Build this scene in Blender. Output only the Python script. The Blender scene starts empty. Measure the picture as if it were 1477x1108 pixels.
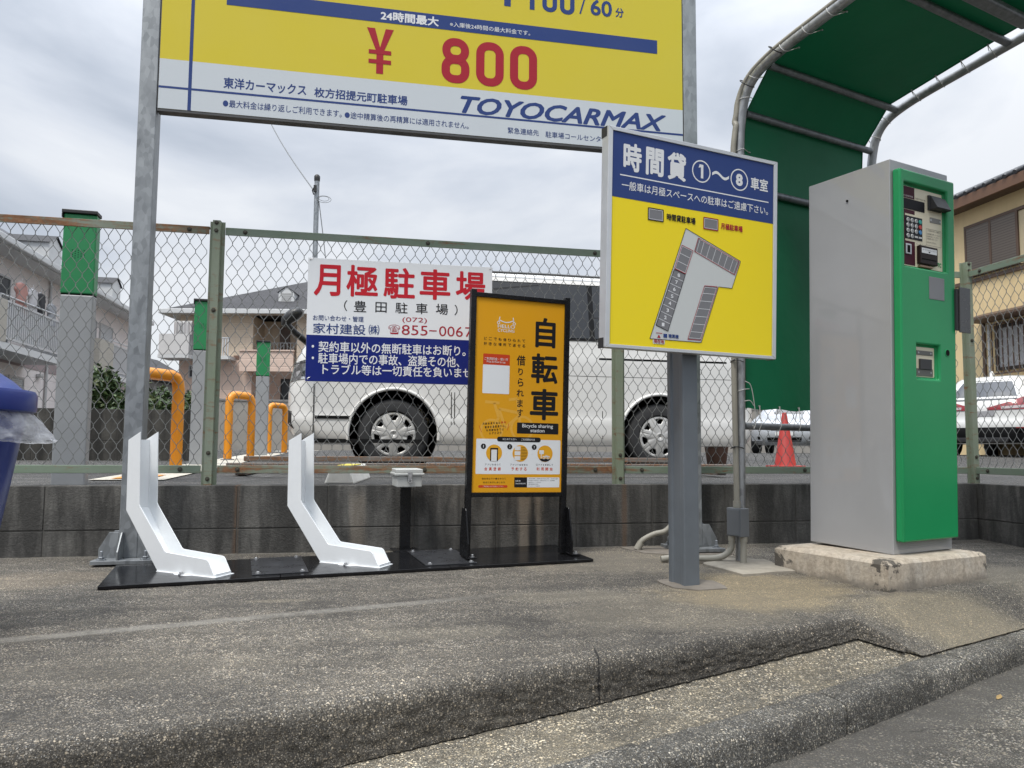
import bpy, bmesh, math, random
from mathutils import Vector, Matrix, noise as mnoise
R = math.radians
random.seed(7)
SC = bpy.context.scene
COL = SC.collection

# ------------------------------------------------------------------ camera
YAW, PIT, ROLL = R(10.9), R(4.2), 0.0065
cam = bpy.data.cameras.new("camera")
cam_ob = bpy.data.objects.new("camera", cam)
COL.objects.link(cam_ob)
r0 = Vector((math.cos(YAW), -math.sin(YAW), 0))
fw = Vector((math.sin(YAW) * math.cos(PIT), math.cos(YAW) * math.cos(PIT), math.sin(PIT)))
u0 = r0.cross(fw)
cu = (u0 * math.cos(ROLL) - r0 * math.sin(ROLL)).normalized()
cr = fw.cross(cu).normalized()
mw = Matrix((cr, cu, -fw)).transposed().to_4x4()
mw.translation = (0, 0, .48)
cam_ob.matrix_world = mw
cam.sensor_width = 36
cam.lens = 1060 / 1477 * 36
cam.shift_y = 18.16 / 1477
cam.clip_start = .05
cam.clip_end = 3000
SC.camera = cam_ob

# ------------------------------------------------------------------ sky, sun, exposure
SUN_EL, SUN_AZ = R(62), R(222)          # azimuth clockwise from +Y
W = bpy.data.worlds.new("World")
SC.world = W
W.use_nodes = True
wn, wl = W.node_tree.nodes, W.node_tree.links
wn.clear()
w_out = wn.new("ShaderNodeOutputWorld")
w_mix = wn.new("ShaderNodeMixShader"); w_mix.inputs[0].default_value = .9
b_sky = wn.new("ShaderNodeBackground"); b_sky.inputs[1].default_value = .08
b_cl = wn.new("ShaderNodeBackground"); b_cl.inputs[1].default_value = .84
sky = wn.new("ShaderNodeTexSky"); sky.sky_type = 'NISHITA'; sky.sun_disc = False
sky.sun_elevation = SUN_EL; sky.sun_rotation = SUN_AZ
tc = wn.new("ShaderNodeTexCoord")
mp = wn.new("ShaderNodeMapping"); mp.inputs["Scale"].default_value = (1, 1, 2.6); mp.inputs["Location"].default_value = (1.75, .6, .4)
nz = wn.new("ShaderNodeTexNoise"); nz.inputs["Scale"].default_value = 2.1; nz.inputs["Detail"].default_value = 7; nz.inputs["Roughness"].default_value = .5
nz.inputs["Distortion"].default_value = .35
rp = wn.new("ShaderNodeValToRGB")
e = rp.color_ramp.elements
e[0].position = .36; e[0].color = (.40, .44, .505, 1)
e[1].position = .62; e[1].color = (.72, .74, .77, 1)
m1 = e.new(.49); m1.color = (.545, .58, .64, 1)
sep = wn.new("ShaderNodeSeparateXYZ")
zr = wn.new("ShaderNodeMapRange"); zr.inputs[1].default_value = 0; zr.inputs[2].default_value = 1; zr.inputs[3].default_value = .86; zr.inputs[4].default_value = 4.9
z2 = wn.new("ShaderNodeMath"); z2.operation = 'POWER'; z2.inputs[1].default_value = 3.6; z2.use_clamp = True
vm = wn.new("ShaderNodeVectorMath"); vm.operation = 'SCALE'
wl.new(tc.outputs["Generated"], mp.inputs["Vector"]); wl.new(mp.outputs[0], nz.inputs["Vector"]); wl.new(nz.outputs["Fac"], rp.inputs[0])
wl.new(tc.outputs["Generated"], sep.inputs[0]); wl.new(sep.outputs[2], z2.inputs[0]); wl.new(z2.outputs[0], zr.inputs[0])
wl.new(rp.outputs[0], vm.inputs[0]); wl.new(zr.outputs[0], vm.inputs["Scale"])
wl.new(vm.outputs[0], b_cl.inputs[0]); wl.new(sky.outputs[0], b_sky.inputs[0])
wl.new(b_sky.outputs[0], w_mix.inputs[1]); wl.new(b_cl.outputs[0], w_mix.inputs[2]); wl.new(w_mix.outputs[0], w_out.inputs[0])

sun_d = bpy.data.lights.new("sun", 'SUN'); sun_d.energy = 1.5; sun_d.angle = R(14); sun_d.color = (1, .95, .87)
sun = bpy.data.objects.new("sun", sun_d); COL.objects.link(sun)
sv = Vector((math.sin(SUN_AZ) * math.cos(SUN_EL), math.cos(SUN_AZ) * math.cos(SUN_EL), math.sin(SUN_EL)))
sun.rotation_euler = sv.to_track_quat('Z', 'Y').to_euler()
VS = SC.view_settings
SC.display_settings.display_device = 'sRGB'
VS.view_transform = 'Standard'; VS.look = 'None'; VS.exposure = .74; VS.gamma = 1; VS.use_curve_mapping = False
SC.cycles.max_bounces = 6
SC.cycles.transparent_max_bounces = 12
SC.cycles.caustics_reflective = False; SC.cycles.caustics_refractive = False

# ------------------------------------------------------------------ scene graph helpers
WM = {}
def link(o):
    COL.objects.link(o); return o
def tag(o, label=None, cat=None, group=None, kind=None):
    if label: o["label"] = label
    if cat: o["category"] = cat
    if group: o["group"] = group
    if kind: o["kind"] = kind
    return o
def thing(name, label, cat, loc=(0, 0, 0), rot=None, group=None):
    o = link(bpy.data.objects.new(name, None))
    o.empty_display_size = .1
    m = (rot.to_4x4() if rot is not None else Matrix.Identity(4)).copy()
    m.translation = loc
    o.matrix_world = m
    WM[o] = m
    return tag(o, label, cat, group)
def rz(a): return Matrix.Rotation(a, 3, 'Z')
def rot3(yaw, pit, rol): return Matrix.Rotation(yaw, 3, 'Z') @ Matrix.Rotation(pit, 3, 'X') @ Matrix.Rotation(rol, 3, 'Y')
def kids(o): return [c for c in bpy.data.objects if c.parent == o]
def copy_tree(o, parent=None):
    c = o.copy(); COL.objects.link(c)
    c.parent = parent
    for k in kids(o): copy_tree(k, c)
    return c

class MB:
    def __init__(s): s.v = []; s.f = []
    def add(s, vs, fs, M=None):
        n = len(s.v)
        s.v += [tuple(M @ Vector(p)) if M is not None else tuple(p) for p in vs]
        s.f += [tuple(i + n for i in f) for f in fs]
        return s
    def box2(s, x0, y0, z0, x1, y1, z1, M=None):
        vs = [(x0, y0, z0), (x1, y0, z0), (x1, y1, z0), (x0, y1, z0), (x0, y0, z1), (x1, y0, z1), (x1, y1, z1), (x0, y1, z1)]
        return s.add(vs, [(0, 3, 2, 1), (4, 5, 6, 7), (0, 1, 5, 4), (1, 2, 6, 5), (2, 3, 7, 6), (3, 0, 4, 7)], M)
    def box(s, c, d, M=None):
        return s.box2(c[0] - d[0] / 2, c[1] - d[1] / 2, c[2] - d[2] / 2, c[0] + d[0] / 2, c[1] + d[1] / 2, c[2] + d[2] / 2, M)
    def prism(s, poly, y0, y1, M=None):      # poly (x,z) extruded along y
        a = sum(poly[i][0] * poly[(i + 1) % len(poly)][1] - poly[(i + 1) % len(poly)][0] * poly[i][1] for i in range(len(poly)))
        if a < 0: poly = poly[::-1]
        n = len(poly)
        vs = [(x, y0, z) for x, z in poly] + [(x, y1, z) for x, z in poly]
        fs = [tuple(range(n)), tuple(range(2 * n - 1, n - 1, -1))] + [(i, i + n, (i + 1) % n + n, (i + 1) % n) for i in range(n)]
        return s.add(vs, fs, M)
    def prismz(s, poly, z0, z1, M=None):     # poly (x,y) extruded along z
        a = sum(poly[i][0] * poly[(i + 1) % len(poly)][1] - poly[(i + 1) % len(poly)][0] * poly[i][1] for i in range(len(poly)))
        if a < 0: poly = poly[::-1]
        n = len(poly)
        vs = [(x, y, z0) for x, y in poly] + [(x, y, z1) for x, y in poly]
        fs = [tuple(range(n - 1, -1, -1)), tuple(range(n, 2 * n))] + [(i, (i + 1) % n, (i + 1) % n + n, i + n) for i in range(n)]
        return s.add(vs, fs, M)
    def flat(s, poly, y=0, M=None):          # one face in the xz plane looking towards -y
        a = sum(poly[i][0] * poly[(i + 1) % len(poly)][1] - poly[(i + 1) % len(poly)][0] * poly[i][1] for i in range(len(poly)))
        if a < 0: poly = poly[::-1]
        return s.add([(x, y, z) for x, z in poly], [tuple(range(len(poly)))], M)
    def rect(s, u0, v0, u1, v1, y=0): return s.flat([(u0, v0), (u1, v0), (u1, v1), (u0, v1)], y)
    def rrect(s, u0, v0, u1, v1, r, y=0): return s.flat(rr(u0, v0, u1, v1, r), y)
    def disc(s, u, v, r, y=0, n=32, r2=None):
        return s.flat([(u + r * math.cos(2 * math.pi * i / n), v + (r2 or r) * math.sin(2 * math.pi * i / n)) for i in range(n)], y)
    def ring(s, u, v, r, t, y=0, n=40, e=1):
        vs = []
        for i in range(n):
            a = 2 * math.pi * i / n
            vs += [(u + (r - t) * e * math.cos(a), y, v + (r - t) * math.sin(a)), (u + r * e * math.cos(a), y, v + r * math.sin(a))]
        return s.add(vs, [(2 * i, 2 * i + 1, (2 * i + 3) % (2 * n), (2 * i + 2) % (2 * n)) for i in range(n)])
    def line(s, p, q, t, y=0):
        d = Vector((q[0] - p[0], q[1] - p[1])); d.normalize(); nx, nz = -d.y * t / 2, d.x * t / 2
        return s.flat([(p[0] + nx, p[1] + nz), (p[0] - nx, p[1] - nz), (q[0] - nx, q[1] - nz), (q[0] + nx, q[1] + nz)], y)
    def poly_line(s, ps, t, y=0, closed=True):
        for i in range(len(ps) if closed else len(ps) - 1): s.line(ps[i], ps[(i + 1) % len(ps)], t, y)
        return s
    def tube(s, path, r, n=8, cap=True, M=None, closed=False, flat=None):
        P = [Vector(p) for p in path]; m = len(P); rs = r if isinstance(r, (list, tuple)) else [r] * m
        T = []
        for i in range(m):
            if closed: t = P[(i + 1) % m] - P[i - 1]
            else: t = P[min(i + 1, m - 1)] - P[max(i - 1, 0)]
            T.append(t.normalized())
        a = Vector((0, 0, 1)) if abs(T[0].z) < .9 else Vector((1, 0, 0))
        N = (a - T[0] * a.dot(T[0])).normalized()
        vs = []
        for i in range(m):
            N = (N - T[i] * N.dot(T[i])).normalized(); B = T[i].cross(N)
            for k in range(n):
                an = 2 * math.pi * (k + .5) / n
                vs.append(P[i] + (N * math.cos(an) + B * math.sin(an)) * rs[i])
        fs = []
        for i in range(m if closed else m - 1):
            for k in range(n):
                j = (i + 1) % m
                fs.append((i * n + k, i * n + (k + 1) % n, j * n + (k + 1) % n, j * n + k))
        if cap and not closed: fs += [tuple(range(n - 1, -1, -1)), tuple((m - 1) * n + k for k in range(n))]
        return s.add(vs, fs, M)
    def lathe(s, prof, n=24, M=None, cap=True):
        vs = []; m = len(prof)
        for r_, z in prof:
            for k in range(n): vs.append((r_ * math.cos(2 * math.pi * k / n), r_ * math.sin(2 * math.pi * k / n), z))
        fs = [(i * n + k, i * n + (k + 1) % n, (i + 1) * n + (k + 1) % n, (i + 1) * n + k) for i in range(m - 1) for k in range(n)]
        if cap: fs += [tuple(range(n - 1, -1, -1)), tuple((m - 1) * n + k for k in range(n))]
        return s.add(vs, fs, M)
    def loft(s, rings, cap=True, closed=True, M=None):
        n = len(rings[0]); vs = [p for r_ in rings for p in r_]; m = len(rings); fs = []
        for i in range(m - 1):
            for k in range(n if closed else n - 1):
                fs.append((i * n + k, i * n + (k + 1) % n, (i + 1) * n + (k + 1) % n, (i + 1) * n + k))
        if cap: fs += [tuple(range(n - 1, -1, -1)), tuple((m - 1) * n + k for k in range(n))]
        return s.add(vs, fs, M)
    def bolt(s, c, r, axis='y', h=.006):     # a hexagon head looking towards -axis / +z
        M = Matrix.Translation(c) @ (Matrix.Rotation(R(90), 4, 'X') if axis == 'y' else Matrix.Identity(4))
        s.lathe([(r * 1.6, 0), (r * 1.6, h * .3), (r * 1.55, h * .32)], 14, M)
        return s.lathe([(r, h * .3), (r, h), (r * .8, h * 1.15)], 6, M)
    def text(s, body, u0, v0, u1, v1, y=0, bold=0, shear=0, res=3):
        vs, fs = glyphs(body, shear, res)       # heavier weights are struck several times, each strike a hair above the last
        xs = [p[0] for p in vs]; zs = [p[1] for p in vs]
        x0, x1, z0, z1 = min(xs) - bold, max(xs) + bold, min(zs) - bold, max(zs) + bold
        sh = [(0, 0)] + ([(bold * math.cos(R(a)), bold * math.sin(R(a))) for a in range(0, 360, 45)] if bold else [])
        for k, (dx, dz) in enumerate(sh):
            s.add([(u0 + (p[0] + dx - x0) / (x1 - x0) * (u1 - u0), y - k * .00002, v0 + (p[1] + dz - z0) / (z1 - z0) * (v1 - v0)) for p in vs], fs)
        return s
    def texts(s, rows, y=0, bold=0, res=3):
        for b, u0, v0, u1, v1 in rows: s.text(b, u0, v0, u1, v1, y, bold, 0, res)
        return s
    def build(s, name, mat, parent=None, world=False, bevel=0, smooth=False, seg=2, fixn=False):
        me = bpy.data.meshes.new(name)
        vs = s.v
        M = WM.get(parent) if parent is not None else None
        if world and M is not None:
            I = M.inverted(); vs = [tuple(I @ Vector(p)) for p in vs]
        me.from_pydata(vs, [], s.f)
        if fixn:
            bm = bmesh.new(); bm.from_mesh(me); bmesh.ops.recalc_face_normals(bm, faces=bm.faces); bm.to_mesh(me); bm.free()
        if smooth:
            me.polygons.foreach_set("use_smooth", [True] * len(me.polygons))
            me.set_sharp_from_angle(angle=R(smooth if smooth > 1 else 40))
        me.materials.append(mat)
        me.update()
        o = link(bpy.data.objects.new(name, me))
        if parent is not None:
            o.parent = parent; WM[o] = M if M is not None else Matrix.Identity(4)
        else: WM[o] = Matrix.Identity(4)
        if bevel:
            b = o.modifiers.new("bevel", 'BEVEL'); b.width = bevel; b.segments = seg; b.limit_method = 'ANGLE'; b.angle_limit = R(40)
            b.harden_normals = False
        return o
def rr(u0, v0, u1, v1, r, n=5):
    P = []
    for cx, cz, a0 in ((u1 - r, v0 + r, -90), (u1 - r, v1 - r, 0), (u0 + r, v1 - r, 90), (u0 + r, v0 + r, 180)):
        for i in range(n + 1):
            a = R(a0 + 90 * i / n); P.append((cx + r * math.cos(a), cz + r * math.sin(a)))
    return P
_gc = {}
_tc = bpy.data.curves.new("glyph_curve", 'FONT')
_to = bpy.data.objects.new("glyph_curve", _tc)
COL.objects.link(_to)
def glyphs(body, shear=0, res=3):
    k = (body, shear, res)
    if k not in _gc:
        _tc.body = body; _tc.shear = shear; _tc.resolution_u = res
        dg = bpy.context.evaluated_depsgraph_get(); dg.update()
        me = bpy.data.meshes.new_from_object(_to.evaluated_get(dg))
        fs = []
        for p in me.polygons:
            ids = tuple(p.vertices)
            a = sum(me.vertices[ids[i]].co.x * me.vertices[ids[(i + 1) % len(ids)]].co.y - me.vertices[ids[(i + 1) % len(ids)]].co.x * me.vertices[ids[i]].co.y for i in range(len(ids)))
            fs.append(ids if a > 0 else ids[::-1])
        _gc[k] = ([(v.co.x, v.co.y) for v in me.vertices], fs)
        bpy.data.meshes.remove(me)
    return _gc[k]

# ------------------------------------------------------------------ materials
class NT:
    def __init__(s, name):
        s.m = bpy.data.materials.new(name); s.m.use_nodes = True
        s.t = s.m.node_tree; s.t.nodes.clear()
        s.out = s.n("ShaderNodeOutputMaterial"); s.b = s.n("ShaderNodeBsdfPrincipled")
        s.l(s.b.outputs[0], s.out.inputs[0])
        s.tc = None
    def n(s, k, **kw):
        x = s.t.nodes.new(k)
        for a, b in kw.items(): setattr(x, a, b)
        return x
    def l(s, a, b): s.t.links.new(a, b)
    def co(s, scale=(1, 1, 1), world=False):
        if world: o = s.n("ShaderNodeNewGeometry").outputs["Position"]
        else: o = s.n("ShaderNodeTexCoord").outputs["Object"]
        mpn = s.n("ShaderNodeMapping"); mpn.inputs["Scale"].default_value = scale
        s.l(o, mpn.inputs[0]); return mpn.outputs[0]
    def noise(s, scale, detail=5, rough=.55, vec=None, dist=0):
        x = s.n("ShaderNodeTexNoise"); x.inputs["Scale"].default_value = scale; x.inputs["Detail"].default_value = detail
        x.inputs["Roughness"].default_value = rough; x.inputs["Distortion"].default_value = dist
        if vec is not None: s.l(vec, x.inputs["Vector"])
        return x.outputs["Fac"]
    def vor(s, scale, vec=None, feature='F1', out="Distance"):
        x = s.n("ShaderNodeTexVoronoi"); x.feature = feature; x.inputs["Scale"].default_value = scale
        if vec is not None: s.l(vec, x.inputs["Vector"])
        return x.outputs[out]
    def ramp(s, fac, *stops):
        x = s.n("ShaderNodeValToRGB"); el = x.color_ramp.elements
        while len(el) < len(stops): el.new(.5)
        for i, (p, c) in enumerate(stops):
            el[i].position = p; el[i].color = (c, c, c, 1) if isinstance(c, (int, float)) else tuple(c) + (1,)
        s.l(fac, x.inputs[0]); return x.outputs[0]
    def mix(s, fac, a, b, mode='MIX'):
        x = s.n("ShaderNodeMix", data_type='RGBA', blend_type=mode)
        for v, i in ((fac, 0), (a, 6), (b, 7)):
            if isinstance(v, (int, float)): x.inputs[i].default_value = v if i == 0 else (v, v, v, 1)
            elif isinstance(v, tuple): x.inputs[i].default_value = v + (1,)
            else: s.l(v, x.inputs[i])
        return x.outputs[2]
    def math(s, op, a, b=0, clamp=False):
        x = s.n("ShaderNodeMath", operation=op, use_clamp=clamp)
        for v, i in ((a, 0), (b, 1)):
            if isinstance(v, (int, float)): x.inputs[i].default_value = v
            else: s.l(v, x.inputs[i])
        return x.outputs[0]
    def set(s, color=None, rough=None, metal=None, bump=None, bs=.3, bd=.01, **kw):
        for v, nm in ((color, "Base Color"), (rough, "Roughness"), (metal, "Metallic")):
            if v is None: continue
            if isinstance(v, tuple): s.b.inputs[nm].default_value = v + (1,)
            elif isinstance(v, (int, float)): s.b.inputs[nm].default_value = v
            else: s.l(v, s.b.inputs[nm])
        if bump is not None:
            x = s.n("ShaderNodeBump"); x.inputs["Strength"].default_value = bs; x.inputs["Distance"].default_value = bd
            s.l(bump, x.inputs["Height"]); s.l(x.outputs[0], s.b.inputs["Normal"])
        for k, v in kw.items(): s.b.inputs[k.replace("_", " ")].default_value = v
        return s.m
def paint(name, c, rough=.45, metal=0, var=.12, bump=.05, scale=14, coat=0, spec=.5):
    t = NT(name); v = t.co()
    n1 = t.noise(scale, 6, .6, v); n2 = t.noise(scale * .18, 3, .5, v)
    f = t.math('ADD', t.math('MULTIPLY', n1, .5), t.math('MULTIPLY', n2, .5))
    lo = tuple(x * (1 - var) for x in c); hi = tuple(min(1, x * (1 + var)) for x in c)
    col = t.ramp(f, (.3, lo), (.7, hi))
    ro = t.ramp(n1, (.3, max(.02, rough - .08)), (.7, min(1, rough + .1)))
    return t.set(col, ro, metal, t.noise(scale * 9, 3, .5, v) if bump else None, bump, .002, Coat_Weight=coat, Coat_Roughness=.08, Specular_IOR_Level=spec)
def flatc(name, c, rough=.5, metal=0, coat=0):
    t = NT(name)
    return t.set(c, rough, metal, Coat_Weight=coat, Specular_IOR_Level=.16 if not coat else .5)
def plate_paint(name, c, rough=.4):        # printed sign faces: faint dust and sun fade
    t = NT(name); v = t.co()
    n1 = t.noise(3.0, 5, .6, v); n2 = t.noise(60, 4, .6, v)
    col = t.mix(t.ramp(n1, (.35, 0.0), (.75, .1)), c, tuple(x * .7 + .1 for x in c))
    col = t.mix(t.ramp(n2, (.66, 0.0), (.8, .12)), col, (.3, .28, .24))
    return t.set(col, t.ramp(n1, (.3, rough - .06), (.7, rough + .1)), 0, Specular_IOR_Level=.16)
def galv(name, base=(.42, .44, .45), metal=.75):
    t = NT(name); v = t.co((1, 1, .55))
    vc = t.vor(55, v, 'F1', "Color"); bw = t.n("ShaderNodeRGBToBW"); t.l(vc, bw.inputs[0])
    n1 = t.noise(9, 6, .6, v, .8)
    f = t.math('ADD', t.math('MULTIPLY', bw.outputs[0], .35), t.math('MULTIPLY', n1, .75))
    col = t.ramp(f, (.25, tuple(x * .62 for x in base)), (.55, base), (.85, tuple(x * 1.35 for x in base)))
    return t.set(col, t.ramp(f, (.3, .38), (.8, .58)), metal, f, .12, .002)
def rusty(name, c, amt=.5, c2=(.16, .06, .025)):
    t = NT(name); v = t.co((1, 1, 1)); v2 = t.co((.5, 2, 5))
    n1 = t.noise(7, 7, .65, v2, .4); n2 = t.noise(40, 5, .6, v)
    f = t.math('ADD', t.math('MULTIPLY', n1, .7), t.math('MULTIPLY', n2, .3))
    fade = t.mix(t.ramp(t.noise(5, 4, .6, v), (.35, 0.), (.7, .6)), c, tuple(x * .6 + .13 for x in c))
    mask = t.ramp(f, (.62 - .3 * amt, 0.), (.74 - .3 * amt, 1.))
    rust = t.ramp(n2, (.3, c2), (.55, (.2, .095, .045)), (.8, (.3, .19, .11)))
    return t.set(t.mix(mask, fade, rust), t.mix(mask, .55, .9), 0, f, .35, .004)
M = {}
M['galv'] = galv('galvanised_steel', (.25, .265, .275), .5)
M['galv_dark'] = galv('weathered_galvanised_steel', (.27, .29, .31), .6)
M['steel'] = paint('zinc_bolt', (.5, .5, .5), .35, .9, .2)
M['rail_bolt'] = paint('weathered_bolt', (.06, .055, .04), .6, .2, .3)
M['alu'] = paint('aluminium_frame', (.62, .63, .64), .38, .6, .08)
M['white'] = paint('white_enamel', (.78, .79, .79), .35, 0, .03)
M['white_pc'] = paint('white_powder_coat', (.75, .77, .78), .42, 0, .03, .08, 40)
M['black_pc'] = paint('black_powder_coat', (.008, .008, .009), .25, 0, .3, .04, 30, 0, .3)
M['black_plate'] = paint('black_coated_steel', (.008, .008, .009), .16, 0, .3, .03, 22, 0, .35)
M['black'] = paint('black_plastic', (.015, .015, .016), .5, 0, .2)
M['rubber'] = paint('tyre_rubber', (.022, .022, .023), .75, 0, .25, .2, 30)
M['dark'] = flatc('dark_void', (.006, .006, .006), .9)
M['green_rail'] = rusty('fence_green_paint', (.165, .22, .155), .26)
M['green_rust'] = rusty('fence_green_paint_rusting', (.17, .2, .14), .64, (.1, .045, .022))
M['green_post'] = rusty('fence_post_green_paint', (.2, .24, .165), .26)
M['wire'] = paint('galvanised_wire', (.2, .205, .2), .5, .3, .35, .1, 30)
M['yellow'] = plate_paint('sign_yellow', (.62, .51, .045))
M['sign_shaded'] = plate_paint('sign_white_shaded', (.56, .6, .63))  # white of the tariff sign, shade of its backlit face put into the colour
M['yellow2'] = plate_paint('map_yellow', (.88, .69, .02))
M['sign_white'] = plate_paint('sign_white', (.74, .76, .78))
M['navy'] = plate_paint('sign_navy', (.028, .055, .19))
M['navy2'] = plate_paint('sign_blue', (.006, .016, .16))
M['red_txt'] = flatc('lettering_crimson', (.36, .02, .035), .45)
M['red2'] = flatc('lettering_red', (.5, .018, .03), .45)
M['txt_white'] = flatc('lettering_white', (.72, .73, .74), .45)
M['txt_black'] = flatc('lettering_black', (.015, .015, .017), .45)
M['amber'] = plate_paint('poster_amber', (.72, .34, .012), .34)
M['amber_l'] = flatc('poster_light_amber', (.74, .4, .06), .4)
M['orange_red'] = flatc('poster_red', (.56, .06, .02), .4)
M['grey_map'] = flatc('map_grey', (.56, .58, .57), .45)
M['stall'] = flatc('map_stall_grey', (.2, .2, .21), .45)
# ------------------------------------------------------------------ ground, pavement, kerb, road, car park
def aggregate(name, dark, light, peb, tint=.5, wet=0, scale=150):
    t = NT(name); P = t.co(world=True)
    n_big = t.noise(.9, 5, .6, P, .3); n_mid = t.noise(4.2, 6, .62, P); n_sm = t.noise(38, 5, .7, P)
    base = t.mix(t.ramp(n_big, (.36, 0.), (.66, 1.)), dark, light)
    blot = t.ramp(n_mid, (.34, .78), (.52, 1.), (.72, 1.15))
    base = t.mix(1.0, base, blot, 'MULTIPLY')
    # stones of two sizes showing in a darker matrix; only some cells hold a stone, each with its own tone
    def stones(sc, lo, hi):
        c_ = t.vor(sc, P, 'F1', "Color"); sp = t.n("ShaderNodeSeparateColor"); t.l(c_, sp.inputs[0]); d_ = t.vor(sc, P)
        has = t.ramp(sp.outputs[0], (lo, 0.), (lo + .02, 1.)); rad = t.math('ADD', t.math('MULTIPLY', sp.outputs[1], .3), .28)
        m_ = t.math('MULTIPLY', has, smooth01(t, t.math('SUBTRACT', rad, d_), -.07, .07))
        hue = t.ramp(sp.outputs[1], (0., (.86, .93, 1.06)), (.4, (1., 1., 1.)), (1., (1.08, 1.0, .88)))
        return m_, t.mix(1.0, hue, t.ramp(sp.outputs[2], (0., .28), (.35, .8), (.65, 1.6), (.88, 2.7), (1., hi)), 'MULTIPLY'), d_
    matrix = t.mix(1.0, base, t.ramp(t.noise(260, 3, .7, P), (.3, .12), (.5, .42), (.72, 1.3)), 'MULTIPLY')
    mA, tA, dA = stones(scale, .3, 3.6); mB, tB, dB = stones(scale * 1.9, .25, 3.4)
    col = t.mix(mB, matrix, t.mix(1.0, base, tB, 'MULTIPLY'))
    col = t.mix(mA, col, t.mix(1.0, base, tA, 'MULTIPLY'))
    hA = t.math('ADD', t.math('MULTIPLY', mA, 1.), t.math('MULTIPLY', mB, .5))
    col = t.mix(1.0, col, t.ramp(n_sm, (.3, .7), (.7, 1.3)), 'MULTIPLY')
    h = t.math('ADD', t.math('MULTIPLY', n_sm, .7), hA)
    return t, P, col, h, n_mid, n_sm
def smooth01(t, d, lo, hi):
    x = t.n("ShaderNodeMapRange", interpolation_type='SMOOTHSTEP'); x.inputs[1].default_value = lo; x.inputs[2].default_value = hi
    t.l(d, x.inputs[0]); return x.outputs[0]
def seg_dist(t, P, a, b):       # distance in plan from a world position to a line a-b
    sx = t.n("ShaderNodeSeparateXYZ"); t.l(P, sx.inputs[0])
    d = Vector((b[0] - a[0], b[1] - a[1])).normalized()
    px = t.math('SUBTRACT', sx.outputs[0], a[0]); py = t.math('SUBTRACT', sx.outputs[1], a[1])
    cr_ = t.math('ABSOLUTE', t.math('SUBTRACT', t.math('MULTIPLY', px, d.y), t.math('MULTIPLY', py, d.x)))
    al = t.math('ADD', t.math('MULTIPLY', px, d.x), t.math('MULTIPLY', py, d.y))
    return cr_, al
def blob(t, P, c, rx, ry, n):      # soft irregular patch centred at c
    sx = t.n("ShaderNodeSeparateXYZ"); t.l(P, sx.inputs[0])
    a = t.math('DIVIDE', t.math('SUBTRACT', sx.outputs[0], c[0]), rx); b = t.math('DIVIDE', t.math('SUBTRACT', sx.outputs[1], c[1]), ry)
    d = t.math('SQRT', t.math('ADD', t.math('MULTIPLY', a, a), t.math('MULTIPLY', b, b)))
    d = t.math('ADD', d, t.math('MULTIPLY', t.math('SUBTRACT', n, .5), 1.6))
    return smooth01(t, d, 1.05, .55)

t, P, col, h, nm, ns = aggregate('washed_aggregate_concrete', (.094, .087, .076), (.222, .202, .168), .6, scale=215)
nb = t.noise(2.3, 7, .68, P, .5)
for c, rx, ry, k, cc in (((1.42, 2.55), .46, .36, .85, (.235, .2, .135)), ((2.0, 2.3), .5, .2, .8, (.22, .195, .145)), ((1.2, 3.2), .6, .35, .7, (.2, .18, .145)), ((2.75, 2.65), .5, .28, .6, (.2, .185, .15)), ((1.0, 2.3), .5, .3, .5, (.17, .155, .125)),
                       ((.2, 2.15), .25, .09, .3, (.2, .185, .15)), ((-.3, 2.62), .14, .03, .3, (.27, .24, .18)), ((-.55, 1.95), .4, .15, .2, (.17, .155, .125)), ((.7, 2.55), .3, .1, .4, (.2, .185, .15)), ((-1.2, 3.1), .3, .2, .3, (.24, .2, .15))):
    f = t.math('MULTIPLY', blob(t, P, c, rx, ry, nb), k)
    col = t.mix(f, col, t.mix(.3, cc, t.mix(1.0, col, tuple(x / .105 for x in cc), 'MULTIPLY')))
# long pale cement repair strip
d, al = seg_dist(t, P, (-.96, 2.25), (.31, 2.565))
s1 = smooth01(t, t.math('ADD', d, t.math('MULTIPLY', t.math('SUBTRACT', ns, .5), .06)), .036, .014)
s1 = t.math('MULTIPLY', s1, smooth01(t, al, 1.7, .9))
s1 = t.math('MULTIPLY', s1, t.ramp(t.noise(3.2, 6, .7, P, .4), (.3, .35), (.55, 1.)))
s1 = t.math('MULTIPLY', s1, t.ramp(ns, (.3, .45), (.6, 1.)))
col = t.mix(s1, col, t.mix(.25, (.29, .275, .24), col))
# wall foot drift of sand and a few white scuffs
scuff = t.math('MULTIPLY', t.ramp(t.noise(7.5, 6, .6, t.co((.6, 2.2, 1), True)), (.69, 0.), (.76, .55)), .8)
col = t.mix(scuff, col, (.27, .25, .2))
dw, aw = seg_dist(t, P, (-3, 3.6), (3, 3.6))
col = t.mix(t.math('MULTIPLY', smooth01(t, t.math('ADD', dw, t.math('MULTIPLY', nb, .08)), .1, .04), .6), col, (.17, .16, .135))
# hairline cracks in the kerb face
for a, b in (((.57, 1.7), (.62, 2.05)),):
    dc, ac = seg_dist(t, P, a, b)
    dc = t.math('ADD', dc, t.math('MULTIPLY', t.math('SUBTRACT', t.noise(30, 4, .6, P), .5), .02))
    k = t.math('MULTIPLY', smooth01(t, t.math('ABSOLUTE', dc), .003, .001), t.math('MULTIPLY', smooth01(t, ac, -.01, .01), smooth01(t, ac, .32, .22)))
    col = t.mix(k, col, (.012, .011, .01))
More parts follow.
